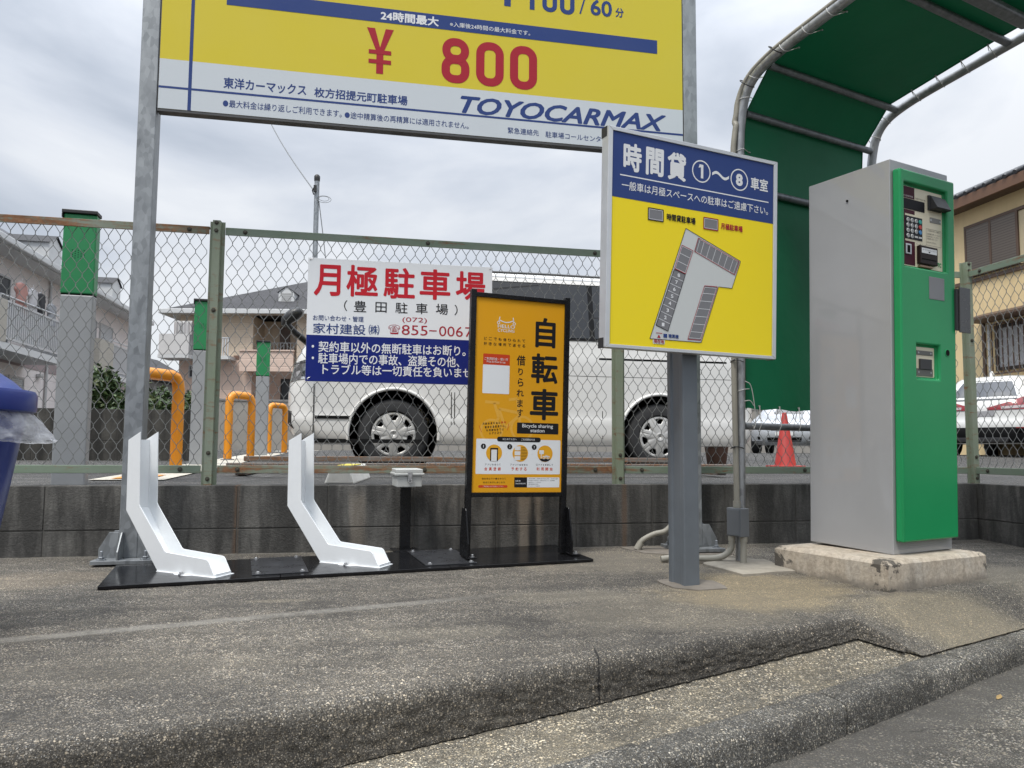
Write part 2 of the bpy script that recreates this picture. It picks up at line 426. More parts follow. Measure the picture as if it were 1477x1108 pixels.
# darker band low on the riser of the step, ragged at its upper edge
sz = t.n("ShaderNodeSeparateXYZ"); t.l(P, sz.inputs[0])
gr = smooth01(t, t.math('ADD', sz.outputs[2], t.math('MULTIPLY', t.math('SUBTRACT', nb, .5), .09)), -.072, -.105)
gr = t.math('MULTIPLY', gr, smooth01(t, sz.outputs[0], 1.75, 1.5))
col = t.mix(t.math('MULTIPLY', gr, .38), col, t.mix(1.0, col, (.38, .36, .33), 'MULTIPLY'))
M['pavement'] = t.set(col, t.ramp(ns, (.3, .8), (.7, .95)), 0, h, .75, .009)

t, P, col, h, nm, ns = aggregate('recess_concrete', (.155, .141, .113), (.265, .238, .185), .55)
nb = t.noise(2.6, 7, .68, P, .5)
col = t.mix(t.ramp(nb, (.48, 0.), (.7, .7)), col, t.mix(.3, (.2, .175, .125), t.mix(1.0, col, (1.6, 1.45, 1.15), 'MULTIPLY')))
M['recess'] = t.set(col, .9, 0, h, .7, .007)
t, P, col, h, nm, ns = aggregate('kerb_concrete', (.13, .124, .11), (.205, .196, .172), .6, scale=180)
col = t.mix(t.ramp(t.noise(2.2, 7, .66, t.co((1, 1, 3), True), .6), (.42, 0.), (.66, .8)), col, t.mix(1.0, col, (.4, .39, .37), 'MULTIPLY'))
M['kerb'] = t.set(col, .9, 0, h, .8, .007)
t, P, col, h, nm, ns = aggregate('road_asphalt', (.095, .089, .078), (.165, .155, .132), .6, scale=150)
sx = t.n("ShaderNodeSeparateXYZ"); t.l(P, sx.inputs[0])
dk, ak = seg_dist(t, P, (1.018, 1.66), (2.211, 2.15))
grit = smooth01(t, t.math('ADD', dk, t.math('MULTIPLY', nm, .16)), .3, .12)
col = t.mix(t.math('MULTIPLY', grit, .6), col, (.075, .07, .062))
dc, ac = seg_dist(t, P, (1.6, 1.72), (2.5, 1.55))
dc = t.math('ADD', dc, t.math('MULTIPLY', t.math('SUBTRACT', t.noise(9, 6, .6, P), .5), .1))
col = t.mix(t.math('MULTIPLY', smooth01(t, t.math('ABSOLUTE', dc), .004, .002), .6), col, (.02, .018, .016))
M['road'] = t.set(col, .92, 0, h, .7, .007)
t, P, col, h, nm, ns = aggregate('car_park_asphalt', (.065, .065, .065), (.105, .104, .1), .5, scale=160)
M['lot'] = t.set(col, .9, 0, h, .6, .008)
M['cement'] = paint('pale_cement', (.27, .245, .2), .9, 0, .35, .6, 24)
M['cement_dark'] = paint('dirty_cement', (.17, .15, .125), .9, 0, .35, .6, 24)

def gz(y): return -.03 * (3.6 - y)
PATHS = dict(
    A=[(-6, 3.63, 0), (-1.6, 3.63, 0), (-.9, 3.63, 0), (0, 3.63, 0), (.7, 3.63, 0), (1.5, 3.63, 0), (1.75, 3.63, 0), (2.4, 3.63, 0), (7, 3.63, 0)],
    Mid=[(-6, 1.2, None), (-.75, 2.2, None), (-.22, 2.3, None), (.3, 2.38, None), (.86, 2.45, None), (1.565, 2.26, None), (1.70, 2.29, None), (2.36, 2.50, None), (6.8, 4.1, 0)],
    B=[(-6, .15, -.1), (-.647, 1.525, None), (-.142, 1.64, None), (.354, 1.80, None), (.9, 1.967, None), (1.537, 2.144, None), (1.713, 2.068, -.152), (2.325, 2.318, -.152), (7, 4.216, -.152)],
    D=[(-6, .15, -.25), (-.647, 1.525, -.215), (-.142, 1.64, -.197), (.354, 1.80, -.178), (.9, 1.967, -.15), (1.537, 2.144, -.109), (1.715, 2.070, -.156), (2.326, 2.320, -.156), (7, 4.218, -.156)],
    E=[(-6, -1.06, -.175), (-.6, 1.134, -.175), (-.1, 1.337, -.175), (.42, 1.549, -.173), (1.0, 1.784, -.168), (1.63, 2.04, -.161), (1.717, 2.072, -.158), (2.327, 2.322, -.158), (7, 4.22, -.158)])
for k, pl in PATHS.items():
    PATHS[k] = [Vector((x, y, gz(y) if z is None else z)) for x, y, z in pl]
NSUB = [24, 60, 90, 110, 120, 40, 110, 40]
def dense(pl):
    o = []
    for i, n in enumerate(NSUB):
        for k in range(n): o.append(pl[i].lerp(pl[i + 1], k / n))
    return o + [pl[-1]]
DP = {k: dense(p) for k, p in PATHS.items()}
def rough(p, amp, fr=26, z=True):
    n_ = mnoise.fractal(Vector((p.x * fr, p.y * fr, p.z * fr)), .6, 2.1, 4)
    return n_ * amp
rows = []      # pavement rows from the wall to the foot of the step
for k in range(8): rows.append([a.lerp(b, k / 8) for a, b in zip(DP['A'], DP['Mid'])])
for k in range(26): rows.append([a.lerp(b, k / 26 * max(.3, 1 - .085 / (b - a).length)) for a, b in zip(DP['Mid'], DP['B'])])
prof = [(-.05, 0), (-.034, -.0008), (-.022, -.0022), (-.012, -.005), (-.005, -.010), (0, -.018), (.0035, -.03), (.006, -.045)]
outd = []
for i in range(len(DP['B'])):
    tg = DP['B'][min(i + 1, len(DP['B']) - 1)] - DP['B'][max(i - 1, 0)]
    outd.append(Vector((tg.y, -tg.x, 0)).normalized())
for off, dz in prof:
    row = []
    for b, d_, n_ in zip(DP['B'], DP['D'], outd):
        hgt = min(1, max(0, (b.z - d_.z) / .1)); wob = rough(b, .007 * hgt, 16) + rough(b + Vector((0, 0, off)), .002 * hgt, 80)
        row.append(b + n_ * (off * max(.15, hgt) + wob) + Vector((0, 0, dz * hgt)))
    rows.append(row)
last = rows[-1]
for k in range(1, 15):
    rows.append([l_.lerp(d_ + n_ * (.01 if b.z - d_.z > .02 else 0), k / 14) + n_ * (rough(Vector((l_.x, l_.y, l_.z - k * .011)), .0035, 30) + rough(Vector((l_.x, l_.y, l_.z - k * .011)), .0022, 95)) * (1 * min(1, max(0, (b.z - d_.z) / .1))) for l_, d_, n_, b in zip(last, DP['D'], outd, DP['B'])])
def grid_obj(name, rows, mat, amp=.0012, kind='structure'):
    mb = MB(); n = len(rows[0])
    vs = [p + Vector((0, 0, rough(p, amp, 9) + rough(p, amp * .7, 60))) for r_ in rows for p in r_]
    fs = [(i * n + k, (i + 1) * n + k, (i + 1) * n + k + 1, i * n + k + 1) for i in range(len(rows) - 1) for k in range(n - 1)]
    mb.add(vs, fs)
    return tag(mb.build(name, mat, smooth=75), kind=kind)
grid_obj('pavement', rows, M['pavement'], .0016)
rows2 = [[a.lerp(b, k / 14) - Vector((0, 0, .003 + .008 * math.sin(math.pi * k / 14))) + Vector((0, 0, 0)) for a, b in zip(DP['D'], DP['E'])] for k in range(15)]
rows2[0] = [p + n_ * -.012 for p, n_ in zip(rows2[0], outd)]
rows2.append([p + n_ * .02 - Vector((0, 0, .012)) for p, n_ in zip(rows2[-1], outd)])
grid_obj('lower_pavement', rows2, M['recess'], .0022)
# kerb stones along the road, each with rounded arrises, as one kerb
def kz(s_): return -.167 + max(0, min(1, s_ / .75)) * .012
def rdz(s_): return -.264 + max(0, min(1, s_ / 1.3)) * .042
kd = Vector((.9265, .3763, 0)); kn = Vector((.3763, -.9265, 0)); k0 = Vector((.966, 1.772, 0))
mb = MB(); L0 = -7.0
i = 0
while L0 < 7.5:
    L1 = L0 + .66
    sec = [(0.002, -.3), (0.002, -.03), (.004, -.006), (.012, -.001), (.03, 0), (.06, -.001), (.08, -.005), (.09, -.013), (.096, -.03), (.099, -.06), (.102, -.1), (.104, -.3)]
    nn = 44 if -1.6 < L0 < 2 else 6
    rings = []
    tilt_ = random.uniform(-.003, .003)
    for k in range(nn + 1):
        s_ = L0 + .002 + (L1 - L0 - .004) * k / nn
        endr = min(k, nn - k); dip = .006 if endr == 0 else 0
        zt = kz(s_)
        ring = []
        for o_, dz in sec:
            p = k0 + kd * s_ + kn * (o_ if dip == 0 else min(max(o_, .004), .096)) + Vector((0, 0, zt + (dz if dz > -.2 else -.12) - dip + tilt_))
            w_ = rough(p, .0055, 20) if dz > -.2 else 0
            ring.append(tuple(p + Vector((0, 0, w_ * .6)) + kn * (w_ * (1 if o_ > .07 else .2))))
        rings.append(ring)
    mb.loft(rings, closed=False, cap=True)
    L0 = L1
tag(mb.build('kerb', M['kerb'], smooth=60), kind='structure')
rows3 = []
for k in range(14):
    o_ = .094 + (k / 13) ** 2 * 9
    rows3.append([k0 + kd * s_ + kn * o_ + Vector((0, 0, rdz(s_))) for s_ in [-9 + j * .05 for j in range(361)]])
grid_obj('road', rows3, M['road'], .002)
mb = MB(); mb.add([(-400, -400, -.4), (400, -400, -.4), (400, 900, -.4), (-400, 900, -.4)], [(0, 1, 2, 3)])
tag(mb.build('ground', M['road']), kind='structure')
def lz(y, x=-1.4):
    e_ = .283 + .02 * max(0, min(y, 12) - 4)
    w_ = max(0, min(1, (x + 1.15) / .5)); f_ = .283 + .165 * max(0, min(1, (y - 8.6) / 4))
    return e_ * (1 - w_) + f_ * w_
mb = MB()
ys = [3.735, 4, 5, 6, 7, 8, 8.6, 9.5, 10.5, 12, 12.6, 20, 40, 120, 900]; xs_ = [-400, -20, -1.15, -1.0, -.82, -.65, 20, 400]
mb.v = [(x, y, lz(y, x)) for y in ys for x in xs_]; nx_ = len(xs_)
mb.f = [(j * nx_ + i, j * nx_ + i + 1, (j + 1) * nx_ + i + 1, (j + 1) * nx_ + i) for j in range(len(ys) - 1) for i in range(nx_ - 1)]
mb.add([(3.52, -3, .283), (400, -3, .283), (400, 3.735, .283), (3.52, 3.735, .283)], [(0, 1, 2, 3)])
tag(mb.build('car_park', M['lot']), kind='structure')
# pale concrete strip the lock posts stand on, and painted lines
t = NT('worn_line_paint'); v = t.co()
M['line_white'] = t.set(t.mix(t.ramp(t.noise(14, 6, .7, v), (.5, 0.), (.68, .8)), (.5, .47, .4), (.2, .19, .17)), .85, 0)
t = NT('worn_orange_paint'); v = t.co()
M['line_orange'] = t.set(t.mix(t.ramp(t.noise(14, 6, .7, v), (.5, 0.), (.7, .7)), (.62, .26, .06), (.2, .15, .1)), .85, 0)
mb = MB()
def strip(mb, ps, w0, dz):
    for (x0, y0), (x1, y1) in zip(ps[:-1], ps[1:]):
        mb.add([(x0 - w0, y0, lz(y0) + dz), (x0 + w0, y0, lz(y0) + dz), (x1 + w0, y1, lz(y1) + dz), (x1 - w0, y1, lz(y1) + dz)], [(0, 1, 2, 3)])
strip(mb, [(-1.36, 4.55), (-1.36, 6), (-1.36, 8), (-1.36, 10), (-1.36, 13), (-1.36, 20)], .2, .006)
tag(mb.build('concrete_strip', M['line_white']), kind='structure')
mb = MB()
strip(mb, [(-1.36, 4.6), (-1.36, 5.0)], .1, .011)
mb.add([(2.46, 4.12, lz(4.1, 3) + .004), (3.6, 4.0, lz(4.0, 3) + .004), (3.6, 4.14, lz(4.1, 3) + .004), (2.5, 4.19, lz(4.1, 3) + .004)], [(0, 1, 2, 3)])
tag(mb.build('painted_line', M['line_orange']), kind='structure')
# thin cement pads round the pole feet
def pad(name, pts, z0=.004, mat='cement'):
    mb = MB(); c = Vector((sum(p[0] for p in pts) / len(pts), sum(p[1] for p in pts) / len(pts)))
    P_ = []
    n = len(pts)
    for i in range(n):
        for k in range(6):
            a = Vector(pts[i]).lerp(Vector(pts[(i + 1) % n]), k / 6)
            w = mnoise.noise(Vector((a.x * 14, a.y * 14, 3))) * .018
            P_.append(a + (a - c).normalized() * w)
    top = [(c + (p - c) * .8) for p in P_]
    rings = [[(p.x, p.y, gz(p.y) - .003) for p in P_], [(p.x, p.y, gz(p.y) + z0 * .7) for p in P_], [(p.x, p.y, gz(p.y) + z0) for p in top]]
    mb.loft(rings)
    return tag(mb.build(name, M[mat], smooth=50), kind='structure')
pad('cement_pad', [(1.44, 3.05), (1.5, 2.80), (1.76, 2.84), (1.78, 3.12), (1.6, 3.2)], .012)
pad('cement_pad', [(1.12, 2.62), (1.2, 2.57), (1.32, 2.58), (1.33, 2.72), (1.22, 2.8), (1.11, 2.76)], .006, 'cement_dark')
pad('cement_pad', [(1.24, 3.56), (1.3, 3.38), (1.5, 3.28), (1.72, 3.3), (1.76, 3.56)], .004, 'cement_dark')
# ------------------------------------------------------------------ block walls and chain-link fences
def block_mat(name, c1, c2, streak):
    t = NT(name); v = t.co(world=True); vs = t.co((5, 5, .7), True)
    n1 = t.noise(5, 7, .65, v); n2 = t.noise(70, 5, .7, v); n3 = t.noise(2.2, 5, .6, vs, .2); nv = t.vor(130, v)
    col = t.ramp(n1, (.3, c1), (.7, c2))
    col = t.mix(t.ramp(n3, (.40, 0.), (.56, streak)), col, tuple(x * .35 for x in c1))
    col = t.mix(1.0, col, t.ramp(n2, (.32, .8), (.68, 1.22)), 'MULTIPLY')
    col = t.mix(t.ramp(n2, (.66, 0.), (.74, .35)), col, (.3, .29, .27))
    # efflorescence: two pale runs below the poster stand, and a few damp patches
    sx = t.n("ShaderNodeSeparateXYZ"); t.l(v, sx.inputs[0])
    for x0, w_, k in ((.765, .045, .75), (.83, .03, .85), (-.05, .05, .3)):
        dx = t.math('ABSOLUTE', t.math('SUBTRACT', sx.outputs[0], x0))
        dx = t.math('ADD', dx, t.math('MULTIPLY', t.math('SUBTRACT', n3, .5), .08))
        f = t.math('MULTIPLY', smooth01(t, dx, w_, w_ * .3), smooth01(t, t.math('ADD', sx.outputs[2], t.math('MULTIPLY', n1, .1)), .36, .28))
        col = t.mix(t.math('MULTIPLY', f, k), col, (.33, .28, .22))
    for x0, w_ in ((-.60, .02), (-1.9, .03), (1.28, .02)):
        dx = t.math('ABSOLUTE', t.math('SUBTRACT', sx.outputs[0], x0))
        dx = t.math('ADD', dx, t.math('MULTIPLY', t.math('SUBTRACT', n3, .5), .05))
        col = t.mix(t.math('MULTIPLY', smooth01(t, dx, w_, 0), .55), col, (.11, .06, .03))
    h = t.math('ADD', t.math('MULTIPLY', n2, .8), nv)
    return t.set(col, .93, 0, h, .35, .004)
M['block'] = block_mat('old_concrete_block', (.066, .064, .06), (.142, .137, .125), .72)
M['block_dark'] = block_mat('mossy_concrete_block', (.035, .033, .029), (.085, .08, .07), .8)
M['mortar'] = paint('mortar', (.1, .095, .085), .95, 0, .3, .3, 40)
def block_run(mb, mm, x0, x1, joint0, zs, th, Mx, pitch=.405, y0=0):
    for z0, z1 in zip(zs[:-1], zs[1:]):
        k = math.floor((x0 - joint0) / pitch); xs = [x0]
        while joint0 + (k + 1) * pitch < x1 - .02:
            k += 1; xs.append(joint0 + k * pitch)
        xs.append(x1)
        for a, b in zip(xs[:-1], xs[1:]):
            j = random.uniform(-.0012, .0012)
            mb.box2(a + .0022, y0 + j, z0 + .0022, b - .0022, y0 + th, z1 - .0022, Mx)
    mm.box2(x0 + .003, y0 + .004, zs[0] - .0, x1 - .003, y0 + th - .006, zs[-1] - .005, Mx)
def wall(name, label, x0, x1, joint0, zs, th, mat, loc, rot, pitch=.405):
    t_ = thing(name, label, 'wall', loc, rot)
    mb, mm = MB(), MB()
    block_run(mb, mm, x0, x1, joint0, zs, th, None, pitch)
    mb.build('blocks', mat, t_, bevel=.003, seg=2)
    mm.build('mortar_joints', M['mortar'], t_)
    return t_
wall('block_wall', 'low grey concrete block wall under the chain-link fence, behind the bicycle racks', -6, 3.37, .215, [-.29, -.09, .113, .313], .12, M['block'], (0, 3.6, 0), rz(0))
wall('block_wall', 'dark grey block wall turning towards the road beyond the payment machine', .005, .95, .15, [-.29, -.09, .113, .313], .12, M['block'], (3.375, 3.72, 0), rz(R(-90)))
wall('block_wall', 'dark mossy block wall at the far side of the car park, behind the green-topped posts', -9, -1.72, .2, [.25, .55, .86], .12, M['block_dark'], (0, 7.75, 0), rz(0), .42)

def hat_post(mb, x, y, z0, z1, a=0):
    w, fl, d = .017, .034, .03
    pl = [(-fl, 0), (-w - .002, 0), (-w, -d), (w, -d), (w + .002, 0), (fl, 0), (fl, .004), (w - .002, .004), (w - .004, -d + .004), (-w + .004, -d + .004), (-w + .002, .004), (-fl, .004)]
    return pl
_boltme = MB().bolt((0, 0, 0), .007, 'y', .008)
def bolts_on(part, spots, mat, r=.006, h=.008, axis='y'):
    first = None
    for c in spots:
        if first is None:
            first = MB().bolt((0, 0, 0), r, axis, h).build('bolt', mat, part); first.location = c
        else:
            b = first.copy(); COL.objects.link(b); b.parent = part; b.location = c
def fence(label, loc, rot, x0, x1, posts, rust_at=(), tops=None, endgap=.03):
    """runs along local x, outside looks towards -y; z is height above the wall foot"""
    t_ = thing('chain_link_fence', label, 'fence', loc, rot)
    for i, px in enumerate(posts):
        zt = 1.565 if tops is None else tops[i]
        mb = MB(); pl = hat_post(mb, 0, 0, 0, 0)
        mb.prismz([(px + a, b - .022) for a, b in pl], .30, zt)
        p = mb.build('post', M['green_post'], t_)
        bolts_on(p, [(px, -.0525, z) for z in (zt - .012, zt - .05, 1.13, .46, .34)], M['rail_bolt'], .0062, .006)
    ends = [x0] + list(posts) + [x1]
    ends = sorted(set(round(e_, 4) for e_ in ends))
    for a, b in zip(ends[:-1], ends[1:]):
        a_ = a + (.036 if a in [round(p, 4) for p in posts] else 0); b_ = b - (.036 if b in [round(p, 4) for p in posts] else 0)
        for nm, z0, z1 in (('top_rail', 1.499, 1.537), ('bottom_rail', .365, .402)):
            mb = MB()
            mb.box2(a_, -.026, z0, b_, -.021, z1)
            if nm == 'top_rail': mb.box2(a_, -.021, z1 - .005, b_, .012, z1)
            else: mb.box2(a_, -.021, z0, b_, .012, z0 + .005)
            mid = (a + b) / 2
            rk = any(r_[0] <= mid <= r_[1] and r_[2] == nm for r_ in rust_at)
            rl = mb.build(nm, M['green_rust'] if rk else M['green_rail'], t_, bevel=.002)
            n = max(2, int((b - a) / .55))
            bolts_on(rl, [(a_ + .09 + (b_ - a_ - .18) * k / (n - 1) if n > 1 else mid, -.026, (z0 + z1) / 2) for k in range(n)], M['rail_bolt'], .0068, .007)
        # woven wire: each zigzag wire hooks its two neighbours
        mb = MB(); p = .0515; hz = .0465; r_ = .00155
        nz_ = int((1.515 - .385) / hz); zs0 = 1.512
        k = 0; x = a_ + .004
        ph = {}
        while x + p / 2 < b_ - .002:
            path = []
            jx = [random.uniform(-.0014, .0014) for _ in range(nz_ + 1)]
            for i in range(nz_ + 1):
                left = (i + k) % 2 == 0
                xx = x if left else x + p / 2
                z = zs0 - i * hz + mnoise.noise(Vector((xx * 9, i * .7, 1))) * .002
                xx += mnoise.noise(Vector((xx * 5, i * .4, 8))) * .002
                dy = .0016 if left else -.0016
                if 0 < i < nz_:
                    path += [(xx, dy, z + .0065), (xx + (.0008 if left else -.0008), dy * -.2, z), (xx, -dy, z - .0065)]
                else: path.append((xx, dy, z))
            mb.tube(path, r_, 5, False)
            x += p / 2; k += 1
        mb.build('wire_mesh', M['wire'], t_, smooth=60)
    return t_
fence('rusting green framed chain-link fence standing on the front block wall', (0, 3.675, 0), rz(0), -5.2, 3.395, [-4.73, -2.73, -.735, 1.268, 3.395], [(-2.73, -.735, 'top_rail'), (-.735, 1.268, 'bottom_rail')], [1.562, 1.562, 1.562, 1.565, 1.59])
fence('green framed chain-link fence turning towards the road behind the payment machine', (3.415, 3.645, 0), rz(R(-90)), .012, 1.0, [1.0], [])

# ------------------------------------------------------------------ notice board wired to the fence
nb_ = thing('notice_board', 'white and blue monthly parking notice with red writing, wired to the fence', 'sign', (.14, 3.62, .8))
MB().box2(-.309, 3.606, .803, .589, 3.612, 1.402).build('board', M['sign_white'], nb_, world=True, bevel=.001)
MB().rect(-.3085, .804, .5885, 1.0265, 3.6055).build('blue_band', M['navy2'], nb_, world=True)
mb = MB(); Y_ = 3.6052
mb.texts([('月', -.28, 1.218, -.155, 1.3714), ('極', -.128, 1.2205, .0234, 1.3765), ('駐', .05, 1.2196, .203, 1.3747), ('車', .2261, 1.2225, .3782, 1.3756), ('場', .4047, 1.2225, .5538, 1.3742)], Y_, .022)
mb.build('red_heading', M['red2'], nb_, world=True)
mb = MB().texts([('（', -.1364, 1.1489, -.1209, 1.2013), ('豊', -.0897, 1.1461, -.0306, 1.2013), ('田', .013, 1.1484, .0675, 1.1988), ('駐', .1093, 1.1476, .1686, 1.2019), ('車', .2086, 1.1486, .2666, 1.2028), ('場', .3077, 1.1493, .3677, 1.2034), ('）', .4, 1.15, .4155, 1.2024)], Y_, .006)
mb.build('black_lettering', M['txt_black'], nb_, world=True)
mb = MB().texts([('お問い合わせ・管理', -.28, 1.097, -.0424, 1.124), ('家村建設', -.2785, 1.0345, -.0315, 1.0849), ('㈱', -.0172, 1.0365, .0344, 1.0861)], Y_, .008)
mb.build('navy_lettering', M['navy'], nb_, world=True)
mb = MB().texts([('(072)', .1442, 1.1, .2642, 1.13), ('855', .1419, 1.042, .2682, 1.0915), ('006', .3245, 1.042, .4429, 1.0925), ('7', .4547, 1.043, .4896, 1.0915)], Y_, 0)
mb.rect(.276, 1.0645, .313, 1.0702, Y_)
mb.text('☎', .0772, 1.042, .1342, 1.0905, Y_, 0, 0, 2)
mb.build('phone_number', M['red_txt'], nb_, world=True)
mb = MB().texts([('・契約車以外の無断駐車はお断り。', -.2828, .9453, .4581, .9975), ('・駐車場内での事故、盗難その他、', -.2813, .8892, .4271, .9415), ('トラブル等は一切責任を負いません。', -.2299, .8375, .560, .8888)], Y_ - .0001, .012)
mb.build('white_lettering', M['txt_white'], nb_, world=True)
mb = MB()
for x, z in ((-.298, 1.391), (.578, 1.39), (-.298, .815), (.578, .815)):
    mb.tube([(x - .004, 3.6045, z), (x, 3.603, z + .003), (x + .012, 3.6045, z + .008), (x + .02, 3.63, z + .012)], .0009, 5)
    mb.disc(x, z, .004, 3.6052, 12)
mb.build('tie_wire', M['steel'], nb_, world=True)
# ------------------------------------------------------------------ big tariff sign on two galvanised poles
bs = thing('tariff_sign', 'large yellow parking tariff sign reading 800 yen, carried on two galvanised poles', 'sign', (.29, 3.44, 0))
ZT = 3.25
MB().box2(-.954, 3.399, 1.986, 1.530, 3.44, ZT).build('panel', M['yellow'], bs, world=True)
MB().rect(-.954, 1.986, 1.530, 2.2145, 3.3985).build('white_band', M['sign_shaded'], bs, world=True)
mb = MB()
mb.box2(-.957, 3.4, 1.974, 1.533, 3.445, 1.9855); mb.box2(-.957, 3.4, ZT + .0005, 1.533, 3.445, ZT + .012)
mb.box2(-.9575, 3.4, 1.9858, -.9543, 3.445, ZT); mb.box2(1.5303, 3.4, 1.9858, 1.5335, 3.445, ZT)
mb.build('frame', paint('dark_sign_edge', (.07, .07, .07), .5, .3), bs, world=True)
mb = MB(); Y_ = 3.3981
mb.rect(-.681, 2.4975, 1.395, 2.568, Y_)
mb.rect(-.831, 1.9865, -.8165, ZT, Y_)
mb.rect(-.954, 2.0795, -.8311, 2.0895, Y_); mb.rect(-.8164, 2.0795, 1.530, 2.0895, Y_)
mb.build('blue_rule', M['navy'], bs, world=True)
mb = MB(); Y2 = 3.3977
mb.texts([('24時間最大', .0094, 2.508, .2839, 2.556)], Y2, .03)
mb.texts([('※入庫後24時間の最大料金です。', .3378, 2.5155, .7339, 2.5405)], Y2, .004)
mb.build('white_lettering', M['txt_white'], bs, world=True)
def round8(mb, u0, v0, u1, v1, y, zero=False):
    """condensed rounded sign-writer's digits drawn as stroked outlines"""
    w, h_ = u1 - u0, v1 - v0; t_ = w * .30
    def ring(a0, b0, a1, b1, r, ti):
        o = rr(a0, b0, a1, b1, r, 8); i_ = rr(a0 + ti, b0 + ti, a1 - ti, b1 - ti, max(.002, r - ti), 8)
        n = len(o); mb.add([(x, y, z) for x, z in o] + [(x, y, z) for x, z in i_], [(k, (k + 1) % n, (k + 1) % n + n, k + n) for k in range(n)])
    if zero: ring(u0, v0, u1, v1, w * .46, t_)
    else:
        m_ = v0 + h_ * .53
        ring(u0, v0, u1, m_ + t_ * .42, w * .44, t_); y = y - .0003; ring(u0 + w * .02, m_ - t_ * .42, u1 - w * .02, v1, w * .44, t_ * .97)
mb = MB()
def yen(mb, u0, v0, u1, v1, y):
    w = u1 - u0; h_ = v1 - v0; c = (u0 + u1) / 2; s_ = w * .13
    mb.flat([(u0, v1), (u0 + w * .3, v1), (c, v0 + h_ * .58), (c + s_ , v0 + h_ * .48), (c + s_, v0), (c - s_, v0), (c - s_, v0 + h_ * .48)], y)
    mb.flat([(u1, v1), (u1 - w * .3, v1), (c, v0 + h_ * .58), (c + s_, v0 + h_ * .48)], y - .0002)
    mb.rect(u0 + w * .08, v0 + h_ * .43, u1 - w * .08, v0 + h_ * .52, y - .0004); mb.rect(u0 + w * .08, v0 + h_ * .22, u1 - w * .08, v0 + h_ * .31, y - .0004)
yen(mb, -.0528, 2.2448, .0716, 2.4659, Y_)
round8(mb, .3002, 2.2363, .4349, 2.4603, Y_); round8(mb, .4669, 2.2375, .6028, 2.4595, Y_, True); round8(mb, .6335, 2.2385, .7692, 2.459, Y_, True)
mb.build('red_price', M['red_txt'], bs, world=True)
mb = MB()
yen(mb, .556, 2.6535, .682, 2.87, Y_)
mb.rect(.731, 2.651, .755, 2.86, Y_); mb.flat([(.731, 2.86), (.709, 2.84), (.709, 2.81), (.731, 2.828)], Y_)
round8(mb, .7945, 2.650, .8695, 2.86, Y_, True); round8(mb, .8845, 2.6483, .9595, 2.86, Y_, True)
mb.line((.9885, 2.66), (1.0215, 2.775), .008, Y_)
mb.texts([('60', 1.0425, 2.661, 1.1554, 2.745), ('分', 1.1734, 2.6662, 1.2175, 2.7165), ('東洋カーマックス', -.6819, 2.104, -.3206, 2.156), ('枚方招提元町駐車場', -.2852, 2.1022, .1421, 2.1495)], Y_, .022)
mb.texts([('●最大料金は繰り返しご利用できます。', -.6819, 2.0165, -.1594, 2.0515), ('●途中精算後の再精算には適用されません。', -.1459, 2.0145, .4337, 2.0475), ('緊急連絡先', .6248, 2.0117, .7795, 2.0425), ('駐車場コールセンター', .8127, 2.0085, 1.1276, 2.0394), ('072-855-0067', 1.15, 2.0085, 1.49, 2.0394)][:4], Y_, .006)
mb.text('TOYOCARMAX', .3931, 2.0915, 1.4397, 2.1785, Y_, .028, .32)
mb.build('navy_lettering', M['navy'], bs, world=True)
pole0 = None
for px in (-.9985, 1.5745):
    mb = MB(); mb.box2(-.0375, 3.403, gz(3.44) + .02, .0375, 3.478, ZT + .05)
    if pole0 is None:
        p = mb.build('pole', M['galv'], bs, world=True, bevel=.004); pole0 = p
        # foot plate, gussets and anchor bolts
        f = MB().box2(-.12, 3.325, gz(3.44) + .004, .12, 3.555, gz(3.44) + .021).build('foot_plate', M['galv'], p, world=True, bevel=.002)
        for sx_ in (-1, 1):
            for yy in (3.405, 3.472):
                MB().prism([(sx_ * .0376, .012), (sx_ * .115, .012), (sx_ * .115, .055), (sx_ * .075, .125), (sx_ * .0376, .125)], yy, yy + .006).build('gusset', M['galv'], p, world=True, bevel=.001)
        mb = MB(); mb.add([(-.022, 3.402, .012), (-.022, 3.33, .012), (-.022, 3.33, .05), (-.022, 3.38, .125), (-.022, 3.402, .125), (-.016, 3.402, .012), (-.016, 3.33, .012), (-.016, 3.33, .05), (-.016, 3.38, .125), (-.016, 3.402, .125)],
               [(0, 1, 2, 3, 4), (9, 8, 7, 6, 5), (0, 5, 6, 1), (1, 6, 7, 2), (2, 7, 8, 3), (3, 8, 9, 4)])
        mb.build('gusset', M['galv'], p, world=True, bevel=.001)
        first = None
        for bx, by in ((-.085, 3.352), (.085, 3.352), (-.085, 3.53), (.085, 3.53)):
            if first is None:
                mb = MB().bolt((0, 0, 0), .012, 'z', .012); mb.lathe([(.006, .012), (.006, .035), (.004, .037)], 10)
                first = mb.build('anchor_bolt', M['galv_dark'], p, smooth=30); first.location = Matrix.Identity(3) @ Vector((bx, by, gz(3.44) + .021)) - Vector((.29, 3.44, 0))
            else:
                b = first.copy(); COL.objects.link(b); b.parent = p; b.location = Vector((bx, by, gz(3.44) + .021)) - Vector((.29, 3.44, 0))
        p.location.x = px
    else:
        c = copy_tree(pole0, bs); c.location.x = px

